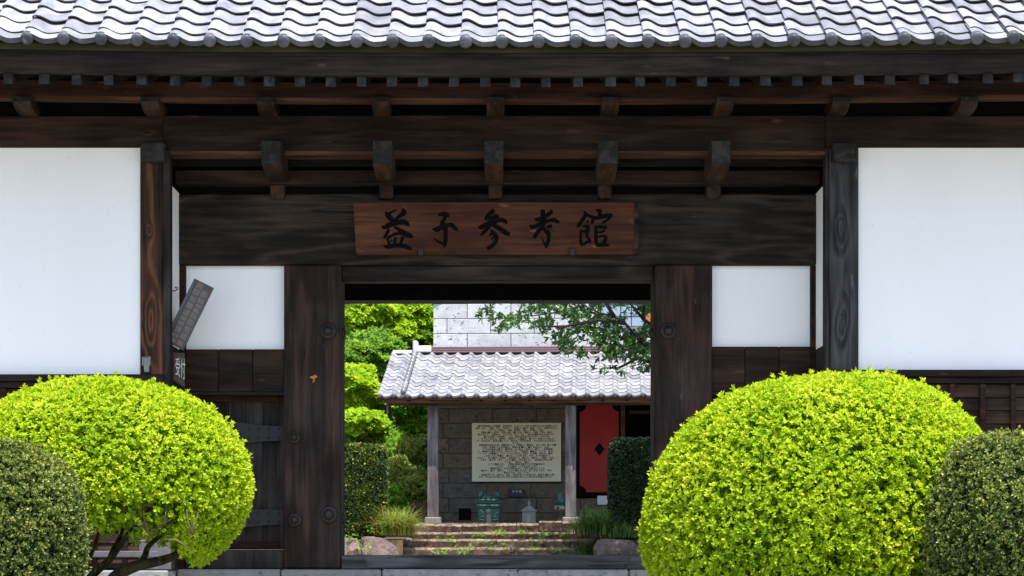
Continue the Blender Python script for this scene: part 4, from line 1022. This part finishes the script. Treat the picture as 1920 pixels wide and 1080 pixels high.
# right big shrub
d = 12.8
c = (X(1530, d), d, Z(962, d)); gzr = ground_z(d)
SH = thing('clipped_shrub', 'large lime green dome-clipped shrub right of the gateway', 'shrub', (c[0], d, gzr))
def lime_spec(c, size, n, seed, cut, p=2.25, skew=0.):
    pos, u, v = blob(c, size, n, seed, p, .14, .026, (3, 9), cut, .8)
    pos[:, 0] += skew * np.clip((pos[:, 2] - c[2]) / size[2], -.2, 1) * size[0]
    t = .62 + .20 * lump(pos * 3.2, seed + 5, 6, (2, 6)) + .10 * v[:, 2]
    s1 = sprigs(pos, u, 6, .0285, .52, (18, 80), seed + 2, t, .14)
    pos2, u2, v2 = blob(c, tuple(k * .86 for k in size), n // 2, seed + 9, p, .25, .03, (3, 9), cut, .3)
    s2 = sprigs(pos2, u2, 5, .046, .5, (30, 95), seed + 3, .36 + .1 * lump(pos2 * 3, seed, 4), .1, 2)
    # stray shoots on the surface
    r = np.random.default_rng(seed + 20); kk = r.random(len(pos)) < .04
    pp = pos[kk] + u[kk] * .008; uu = nrm(u[kk] + np.array([0, 0, .5])); s3 = sprigs(pp + uu * .017, uu, 6, .036, .42, (8, 45), seed + 4, t[kk] + .1, .1)
    return [s1, s2, s3]
specs = lime_spec(c, (X(1850, d) - X(1206, d)) * .5 * np.array([1., .92, 0]) + np.array([0, 0, Z(702, d) - Z(962, d)]), 22000, 31, lambda p, r: p[:, 2] > gzr - .02, 2.25, .13)
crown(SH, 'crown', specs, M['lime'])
mb = MB()
rr = random.Random(2)
for k in range(9):
    t = k * .7; bx = c[0] + rr.uniform(-.1, .1); mb.tube([(bx, d + rr.uniform(-.1, .1), gzr - .05), (c[0] + .25 * math.cos(t), d + .25 * math.sin(t), gzr + .4), (c[0] + .65 * math.cos(t), d + .6 * math.sin(t), gzr + 1.0)], [.035, .022, .008], 7)
part('stem', mb, M['bark'], SH)
# left big shrub, hollow underneath on the near left side
d = 13.0; gzl = ground_z(d)
c = (X(190, d), d, Z(912, d))
SH2 = thing('clipped_shrub', 'lime green clipped shrub on bent bare stems left of the gateway', 'shrub', (X(200, d), d, gzl))
def lcut(p, r):
    px = p[:, 0] / p[:, 1] * F + CX; py = HY - (p[:, 2] - EYE) / p[:, 1] * F
    low = 1062 - np.clip((372 - px) / 60, 0, 1) * 50 - np.clip((310 - px) / 130, 0, 1) * 28
    hol = (px > 195) & (px < 335) & (py > 940) & (p[:, 1] < 13.2) & (r.random(len(p)) < .86)
    return (py < low + r.normal(0, 8, len(p))) & ~hol
specs = lime_spec(c, ((X(474, d) - X(190, d)), .90, Z(710, d) - Z(912, d)), 16500, 57, lcut, 2.02)
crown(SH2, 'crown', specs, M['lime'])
def stem(pts, rad, m='bark_mossy', par=SH2, n=9):
    P_ = [Vector(P(*p)) for p in pts]; Q = []; R = []
    for i in range(len(P_) - 1):
        p0, p1, p2, p3 = P_[max(i - 1, 0)], P_[i], P_[i + 1], P_[min(i + 2, len(P_) - 1)]
        for t in (0, .25, .5, .75):
            Q.append(.5 * ((2 * p1) + (p2 - p0) * t + (2 * p0 - 5 * p1 + 4 * p2 - p3) * t * t + (3 * p1 - p0 - 3 * p2 + p3) * t ** 3)); R.append(rad[i] + (rad[i + 1] - rad[i]) * t)
    Q.append(P_[-1]); R.append(rad[-1]); mb = MB(); mb.tube(Q, R, n); return part('stem', mb, M[m], par)
stem([(150, 1190, 13), (205, 1095, 12.95), (245, 1065, 12.9), (300, 1052, 12.9), (340, 1035, 12.95), (380, 1000, 13)], [.05, .042, .036, .03, .022, .01])
stem([(262, 1060, 12.92), (272, 1042, 12.95), (278, 1025, 13), (300, 1005, 13.05), (330, 980, 13.1)], [.026, .02, .018, .013, .006])
stem([(120, 1190, 13.1), (165, 1090, 13.05), (205, 1050, 13.05), (230, 1015, 13.1), (255, 985, 13.1), (300, 930, 13.1)], [.042, .03, .022, .02, .016, .006])
stem([(206, 1048, 13.06), (212, 1030, 13.1), (228, 1000, 13.15), (236, 960, 13.2)], [.02, .015, .012, .006])
stem([(110, 1190, 13.2), (150, 1080, 13.2), (175, 1030, 13.25), (188, 985, 13.3), (200, 920, 13.3)], [.035, .02, .014, .011, .006])
stem([(100, 1190, 13.0), (120, 1050, 13.0), (110, 950, 13.0), (90, 860, 13)], [.05, .035, .025, .01])
mb = MB()
for a in [((280, 1000), (250, 975), (222, 958)), ((282, 1003), (262, 972), (240, 955)), ((278, 1000), (268, 965), (270, 940)), ((300, 1012), (330, 1012), (358, 1030)), ((282, 1005), (300, 985), (330, 968)), ((210, 972), (190, 972), (172, 973)), ((270, 990), (240, 960), (214, 945)), ((350, 1005), (365, 985), (372, 960)), ((362, 1000), (352, 980), (350, 955)), ((265, 985), (258, 950), (262, 930)), ((240, 955), (262, 945), (290, 950)), ((290, 1000), (310, 975), (312, 945))]:
    dd_ = 12.35 + .02 * rr.random(); mb.tube([P(p, q, dd_) for p, q in a], [.0065, .005, .0025], 5)
part('dry_twig', mb, M['twig'], SH2)
# small hanging leafy spray bottom right of that shrub
# dark shrubs in front
def dark_shrub(label, pxc, pyc, d, size, n, seed):
    c = (X(pxc, d), d, Z(pyc, d)); gz_ = ground_z(d)
    o = thing('dark_shrub', label, 'shrub', (c[0], d, gz_))
    cut = lambda p, r: p[:, 2] > gz_
    pos, u, v = blob(c, size, n, seed, 2.3, .17, .07, (4, 10), cut, .45)
    t = .58 + .26 * lump(pos * 4, seed + 1, 6, (2, 6)) + .16 * v[:, 2]
    s1 = sprigs(pos, u, 6, .024, .55, (20, 85), seed + 2, t, .22, 2)
    pos2, u2, _ = blob(c, tuple(k * .9 for k in size), n // 2, seed + 4, 2.3, .25, .05, (4, 10), cut, .2)
    s2 = sprigs(pos2, u2, 5, .026, .6, (30, 95), seed + 5, np.full(len(pos2), .2), .12, 2)
    r = np.random.default_rng(seed + 7); kk = r.random(len(pos)) < .16
    uu = nrm(u[kk] + r.normal(0, .3, (kk.sum(), 3))); s3 = sprigs(pos[kk] + uu * .03, uu, 6, .021, .5, (8, 55), seed + 8, np.clip(t[kk] + .30, .6, 1), .14, 2)
    crown(o, 'crown', [s1, s2, s3], M['holly'])
    mb = MB()
    for k in range(7):
        a = k * .9; mb.tube([(c[0], d, gz_ - .05), (c[0] + .2 * math.cos(a), d + .2 * math.sin(a), gz_ + .3), (c[0] + .4 * math.cos(a), d + .38 * math.sin(a), gz_ + .85)], [.03, .018, .006], 6)
    part('stem', mb, M['bark'], o)
dark_shrub('dark small-leaved rounded shrub at the lower left edge', 5, 1010, 11.7, (X(158, 11.7) - X(5, 11.7), .45, Z(832, 11.7) - Z(1010, 11.7)), 9500, 71)
dark_shrub('dark small-leaved rounded shrub at the lower right edge', 1898, 1000, 11.9, (X(1900, 11.9) - X(1738, 11.9), .5, Z(812, 11.9) - Z(1000, 11.9)), 9500, 83)

# ================================================================== COURTYARD PLANTS
def box_hedge(label, x0, x1, y0, y1, d, m, n, seed, depth=.8):
    xa, xb, zb, zt_ = X(x0, d), X(x1, d), .3, Z(y0, d)
    c = ((xa + xb) / 2, d + depth / 2, (zb + zt_) / 2); o = thing('box_hedge', label, 'hedge', (c[0], c[1], zb - .02))
    pos, u, v = blob(c, ((xb - xa) / 2, depth / 2, (zt_ - zb) / 2), n, seed, 7., .16, .04, (4, 9), None, .2)
    t = .45 + .25 * lump(pos * 5, seed + 1, 6, (2, 6)) + .25 * np.clip((pos[:, 2] - zt_ + .15) / .2, 0, 1)
    s1 = sprigs(pos, u, 5, .058, .6, (25, 85), seed + 2, t, .24, 2)
    crown(o, 'crown', [s1], m)
    mb = MB(); mb.tube([(c[0], c[1], zb - .06), (c[0], c[1], zt_ - .3)], [.05, .02], 8); part('trunk', mb, M['bark'], o)
box_hedge('box-clipped hedge with yellow tips beside the left gate post', 628, 722, 834, 1005, 37.9, M['hedge'], 9000, 101)
box_hedge('dark box-clipped hedge in front of the red door', 1146, 1240, 823, 1003, 37.7, M['hedge_dark'], 9000, 111)
def tuft(label, px, py, d, n, L, spread, m, seed, browns=.3):
    c = P(px, py, d); r = np.random.default_rng(seed)
    base = np.array(c) + np.c_[r.normal(0, spread * .35, n), r.normal(0, spread * .35, n), np.zeros(n)]
    ang = r.uniform(0, 6.28, n); lean = r.uniform(.2, 1.0, n) ** .7 * 1.5; LL = L * 1.1 * r.uniform(.6, 1.15, n)
    out = np.c_[np.cos(ang), np.sin(ang), np.zeros(n)]; side = np.c_[-np.sin(ang), np.cos(ang), np.zeros(n)]
    V = []; K = 5; wd = .008
    for k in range(K):
        t = k / (K - 1); h = np.sin(np.minimum(t * lean * 1.6 + .001, 2.2)) / np.maximum(lean * 1.6, .1)
        q = base + np.c_[np.zeros(n), np.zeros(n), LL * (t - .55 * lean * t * t)] + out * (LL * lean * .75 * t * t)[:, None]
        ww = wd * (1 - t * .9); V += [q - side * ww, q + side * ww]
    V = np.stack(V, 1).reshape(-1, 3); tri = []
    for k in range(K - 1): a = 2 * k; tri += [[a, a + 1, a + 3], [a, a + 3, a + 2]]
    T = (np.arange(n)[:, None, None] * 2 * K + np.array(tri)[None]).reshape(-1, 3)
    tint = np.repeat(np.where(r.random(n) < browns, r.uniform(0, .25, n), r.uniform(.35, 1, n)), 2 * K)
    o = np_object('grass_clump', V, T, tint, m, None, c); o.location = c
    return tag(o, label, 'grass clump')
tuft('arching green and rusty grass clump left of the steps', 745, 1004, 37.6, 1500, .66, .34, M['grass'], 5, .3)
tuft('dark green arching grass clump right of the steps', 1118, 1003, 37.6, 1400, .66, .42, M['grass_dark'], 6, .05)
tuft('low dark grass clump under the right hedge', 1172, 1008, 37.2, 500, .36, .45, M['grass_dark'], 7, .05)
tuft('fine grass growing beside the bottom right step', 1098, 1038, 37.45, 260, .30, .18, M['grass_dark'], 8, .1)
# weeds in the step joints
sp = []; rw = np.random.default_rng(9)
for (px, py, d_, r0) in [(826, 1035, 37.5, .07), (873, 1027, 37.9, .08), (870, 1036, 37.5, .08), (942, 1030, 37.5, .14), (838, 1014, 37.95, .1), (905, 1018, 37.95, .09), (936, 1004, 38.4, .09), (985, 1000, 38.4, .09), (1005, 1016, 37.95, .1), (1000, 1030, 37.55, .08), (1020, 1002, 38.4, .08), (1044, 1034, 37.5, .1), (895, 1003, 38.4, .06), (765, 1006, 37.95, .1), (700, 1000, 37.2, .12), (660, 1012, 36.6, .15), (676, 1030, 36.5, .12), (1060, 1003, 38.4, .07), (930, 996, 38.8, .06)]:
    n = int(rw.uniform(8, 20)); c = np.array(P(px, py + 3, d_ - .03)); pos = c + np.c_[rw.normal(0, r0, n), rw.normal(0, .03, n), np.abs(rw.normal(0, r0 * .5, n))]
    sp.append(sprigs(pos, nrm(np.c_[rw.normal(0, .5, n), rw.normal(-.4, .4, n), np.ones(n)]), 4, .05, .4, (20, 75), int(px), rw.uniform(.1, .9, n), .15, 2))
V, T, A = cat(sp); o = np_object('step_weeds', V, T, A, M['mid'], None, (0, 0, 0)); o['kind'] = 'stuff'
# rusty fence panel beyond the grass
d = 41.6; mb = MB(); mb.box(X(772, d), X(806, d), d, d + .03, .33, Z(943, d)); fp = thing('rusty_fence', 'short rust-brown fence panel behind the left porch post', 'fence', (X(789, d), d, .33))
part('panel', mb, M['rust'], fp)
for px in (776, 796):
    mb = MB(); mb.box(X(px, d) - .02, X(px, d) + .02, d - .035, d - .001, .31, Z(938, d)); part('fence_post', mb, M['rust'], fp)
# tree reaching in from the right
d = 35.0
TR = thing('courtyard_tree', 'tree with thin dark limbs reaching in from the right over the porch roof', 'tree', (X(1290, d), d, 0))
def limb(pts, rad, nm='limb'):
    P_ = [Vector(P(p[0], p[1], p[2])) for p in pts]; mb = MB(); mb.tube(P_, rad, 8); return part(nm, mb, M['bark'], TR)
mb = MB(); mb.tube([(X(1290, d), d, -.1), (X(1286, d), d, 1.4), (X(1278, d), d, 2.6), (X(1268, d), d, 3.6), (X(1262, d), d, 5.2), (X(1250, d), d + .3, 7)], [.15, .12, .11, .10, .07, .03], 10); part('trunk', mb, M['bark'], TR)
BR = [[(1270, 690, 35), (1232, 668, 34.9), (1190, 628, 34.7), (1172, 606, 34.6), (1150, 594, 34.5), (1120, 585, 34.4), (1085, 568, 34.3), (1050, 552, 34.2)],
      [(1268, 700, 35), (1228, 682, 35.2), (1180, 642, 35.3), (1145, 622, 35.3), (1120, 590, 35.3), (1085, 575, 35.4), (1050, 585, 35.4), (1000, 592, 35.4), (950, 592, 35.4)],
      [(1262, 640, 35), (1206, 598, 34.8), (1195, 585, 34.7), (1175, 562, 34.6), (1150, 530, 34.5)],
      [(1152, 594, 34.5), (1140, 575, 34.4), (1130, 560, 34.4), (1120, 530, 34.4)],
      [(1145, 622, 35.3), (1100, 612, 35.4), (1075, 625, 35.5), (1055, 640, 35.5)],
      [(1172, 606, 34.6), (1120, 600, 34.4), (1060, 612, 34.2), (1015, 612, 34.1)],
      [(1228, 682, 35.2), (1195, 672, 35.0), (1160, 690, 34.9), (1130, 690, 34.8)],
      [(1232, 668, 34.9), (1215, 690, 34.6), (1205, 700, 34.5)], [(1206, 598, 34.8), (1208, 570, 34.8), (1200, 540, 34.8)]]
for b_ in BR: limb(b_, [max(.036 * (1 - i / (len(b_) - .2)) ** .8, .006) for i in range(len(b_))])
rl = np.random.default_rng(4); cp = []; 
CL = [(920, 588, 22, 60), (945, 612, 26, 90), (975, 600, 28, 80), (1000, 582, 30, 130), (1020, 612, 26, 100), (1040, 575, 32, 170), (1050, 630, 24, 80), (1075, 595, 30, 160), (1090, 620, 28, 140), (1065, 655, 26, 110), (1110, 600, 28, 140), (1125, 640, 30, 170), (1150, 615, 28, 130), (1150, 665, 30, 200), (1180, 640, 28, 170), (1205, 660, 28, 180), (1215, 625, 22, 120), (1180, 680, 28, 170), (1210, 690, 18, 90), (1190, 580, 24, 70), (1215, 580, 22, 120), (1110, 568, 24, 60), (1145, 570, 22, 40), (1060, 568, 20, 70), (1090, 672, 18, 50), (1140, 700, 20, 40), (1120, 697, 12, 22), (1205, 706, 14, 22), (1165, 702, 14, 30), (1175, 560, 20, 60)]
for (px, py, rad, n) in CL:
    n = int(n * .29 * (.35 if py > 670 else 1)); q = rl.normal(0, .5, (n, 2)) * rad; dd_ = 34.9 + rl.normal(0, .35, n)
    cp.append(np.c_[(px + q[:, 0] - CX) * dd_ / F, dd_, EYE + (HY - (py - 6 + q[:, 1] * .6)) * dd_ / F])
# the crown above and to the right, outside the frame
n = 5200; q = rl.normal(0, 1, (n, 3)); q = nrm(q) * rl.random((n, 1)) ** .4
cp.append(np.array([X(1330, d), d, 6.4]) + q * np.array([2.5, 2.0, 1.5]))
cp = np.concatenate(cp)
u = nrm(np.c_[rl.normal(-.35, .5, len(cp)), rl.normal(-.1, .5, len(cp)), rl.normal(-.1, .45, len(cp))])
s1 = sprigs(cp, u, 5, .105, .40, (20, 75), 12, .45 + .25 * lump(cp * 2, 5, 5, (2, 5)), .2, 4)
crown(TR, 'crown', [s1], M['tree_leaf'])

# ================================================================== GARDEN SLOPE ON THE LEFT
def sprays(c, size, nk, r, flatn=.8, per=24):
    """foliage as many small tilted sprays spread through the crown"""
    ns = max(6, nk // per); size = np.array(size)
    q = nrm(r.normal(size=(ns, 3))) * (r.random((ns, 1)) ** .30); q[:, 1] -= .1
    cen = c + q * size * 1.05
    nn = nrm(np.c_[r.normal(.22, .35, ns), r.normal(-.62, .35, ns), np.full(ns, flatn)])
    e1 = nrm(np.cross(nn, np.tile([[.2, 1., .1]], (ns, 1)))); e2 = np.cross(nn, e1)
    rad = r.uniform(.07, .22, ns) * (size[0] / .7) ** .5
    k = r.integers(0, ns, nk); rr_ = np.sqrt(r.random(nk)) * rad[k]; th = r.uniform(0, 6.283, nk)
    pos = cen[k] + e1[k] * (rr_ * np.cos(th) * 1.25)[:, None] + e2[k] * (rr_ * np.sin(th))[:, None] + nn[k] * (r.normal(0, .02, nk) - rr_ ** 2 * .5)[:, None]
    tn = np.clip(.5 + r.normal(0, .16, ns)[k] + r.normal(0, .06, nk), 0, 1)
    u = nrm(nn[k] + r.normal(0, .22, (nk, 3)))
    return pos, u, tn
def tree(name, label, px, base_z, d, height, crowns, m, n, seed, leaf=.10, wl=.55, group='trees on the garden slope', tr=.1, flatn=.8):
    x = X(px, d); o = thing(name, label, 'tree', (x, d, base_z), 0, group)
    mb = MB(); mb.tube([(x, d, base_z - .2), (x + .05, d, base_z + height * .35), (x - .05, d + .05, base_z + height * .7), (x, d, base_z + height)], [tr, tr * .8, tr * .5, tr * .15], 8); part('trunk', mb, M['bark'], o)
    sp = []
    for k, (cx_, cy_, rx_, ry_) in enumerate(crowns):
        dd_ = d + ((k * 37) % 11 - 5) * .14; c = P(cx_, cy_, dd_); s = d / F
        nk = int(2.2 * n * rx_ * ry_ / sum(a[2] * a[3] for a in crowns)); r = np.random.default_rng(seed + k)
        pos, u, tn = sprays(np.array(c), (rx_ * s, rx_ * s * .8, ry_ * s), nk, r, flatn)
        sp.append(sprigs(pos, u, 5, leaf, wl, (50, 95), seed + 50 + k, tn, .14, 2))
        mbb = MB(); mbb.tube([(x, d, base_z + height * .5), ((x + c[0]) / 2, (d + dd_) / 2, (base_z + height * .6 + c[2]) / 2), c], [tr * .45, tr * .3, .012], 6); part('limb', mbb, M['bark'], o)
    crown(o, 'crown', sp, m)
    return o
def hz(d): return .30 + max(0, d - 43.2) * .52
tree('maple_tree', 'bright yellow-green maple with layered sprays at the top of the gateway view', 715, hz(49.5), 49.5, 2.2, [(690, 590, 60, 34), (760, 585, 55, 30), (660, 640, 50, 36), (730, 625, 50, 24), (800, 580, 40, 22)], M['maple'], 6500, 200, .105)
tree('maple_tree', 'darker green maple just left of the pale stone wall', 792, hz(51.5), 51.5, 2.0, [(790, 620, 40, 40), (770, 645, 44, 26), (810, 660, 40, 30)], M['mid'], 4200, 220, .10)
tree('broadleaf_tree', 'deep green broadleaf tree beside the ridge end of the porch roof', 690, hz(48), 48, 2.0, [(690, 680, 56, 36), (660, 700, 46, 40), (720, 715, 40, 30), (700, 650, 48, 26)], M['deep'], 5200, 240, .09, .5)
tree('maple_tree', 'pale green large-leaved sapling low beside the left gate post', 668, hz(45.5), 45.5, 1.6, [(662, 722, 34, 22), (668, 700, 30, 10), (655, 745, 34, 16), (690, 735, 26, 12)], M['maple'], 1700, 260, .14, .85)
tree('maple_tree', 'small pale green maple under the eave of the porch roof', 683, hz(45), 45, 1.1, [(680, 792, 34, 15), (662, 760, 26, 12), (705, 775, 26, 10)], M['maple'], 1100, 280, .14, .85)
tree('conifer_tree', 'dark-trunked tree seen under the left end of the porch eave', 755, hz(45.8), 45.8, 2.1, [(755, 760, 34, 16), (778, 780, 26, 22), (740, 775, 26, 18), (735, 745, 30, 12)], M['mid'], 2000, 300, .10, .5, tr=.12)
def shrub(label, px, py, d, rx_, rz_, n, m, seed, leaf=.06, wl=.45):
    s = d / F; c = P(px, py, d); o = thing('slope_shrub', label, 'shrub', (c[0], d, max(c[2] - rz_ * s, .3)), 0, 'shrubs on the garden slope')
    r = np.random.default_rng(seed); pos, u, tn = sprays(np.array(c), (rx_ * s, rx_ * s * .8, rz_ * s), int(n * 1.7), r, .7, 22)
    s1 = sprigs(pos, u, 5, leaf, wl, (30, 90), seed + 1, tn, .18, 2); crown(o, 'crown', [s1], m)
    mb = MB(); mb.tube([(c[0], d, c[2] - rz_ * s - .1), (c[0], d, c[2])], [.03, .01], 6); part('stem', mb, M['bark'], o)
for a in [('dark green shrub below the small pale maple', 665, 815, 44.6, 44, 26, 900, 'mid', 401), ('bushy green shrub in the middle of the garden slope', 720, 815, 44.8, 40, 22, 900, 'mid', 402),
          ('olive green shrub close to the left porch post', 782, 845, 44.0, 36, 20, 800, 'olive', 403), ('deep green shrub behind the left clipped hedge', 735, 845, 44.2, 34, 24, 800, 'deep', 404),
          ('yellowish shrub above the rusty grass clump', 752, 890, 43.3, 36, 28, 900, 'olive', 405), ('brownish low shrub beside the rusty fence', 785, 915, 42.9, 30, 26, 800, 'olive', 406),
          ('fresh green shrub right of the dark tree trunk', 788, 800, 45.2, 34, 26, 800, 'mid', 407), ('shaded shrub at the back under the deep green tree', 690, 770, 46.6, 70, 30, 1300, 'deep', 408),
          ('shaded shrub high on the slope behind the porch ridge', 740, 700, 49.0, 60, 40, 1500, 'deep', 409), ('green shrub at the far left of the garden slope', 640, 850, 44.5, 40, 40, 1000, 'mid', 410),
          ('light green fern-like shrub at the foot of the slope', 735, 930, 42.7, 28, 20, 600, 'mid', 411), ('dense green shrub filling the slope beside the stone wall', 800, 700, 50.5, 50, 46, 1500, 'deep', 412)]:
    shrub(*a[:6], a[6], M[a[7]], a[8])
# ground cover and the wooded upper slope (nobody could count these)
rg = np.random.default_rng(77); n = 15000
gx = rg.uniform(-7, -1.2, n); gy = 42.8 + 12 * rg.random(n) ** 1.3
pos = np.c_[gx, gy, .32 + np.maximum(0, gy - 43.2) * .52 + rg.uniform(0, .45, n)]
s1 = sprigs(pos, nrm(np.c_[rg.normal(0, .5, n), rg.normal(-.4, .4, n), np.ones(n)]), 4, .11, .45, (25, 80), 5, .45 + .25 * lump(pos * 1.3, 3, 5, (2, 5)), .2, 2)
o = np_object('ground_cover', *cat([s1]), M['mid'], None, (0, 0, 0)); o['kind'] = 'stuff'
n = 9000; gx = rg.uniform(-16, 8, n); gy = rg.uniform(54, 66, n)
pos = np.c_[gx, gy, .3 + (gy - 43.2) * .5 + rg.uniform(0, 3.2, n)]
s1 = sprigs(pos, nrm(np.c_[rg.normal(0, .5, n), rg.normal(-.5, .4, n), np.ones(n)]), 4, .22, .5, (40, 95), 6, .45 + .3 * lump(pos * .6, 8, 5, (2, 5)), .2, 2)
o = np_object('far_wood', *cat([s1]), M['mid'], None, (0, 0, 0)); o['kind'] = 'stuff'
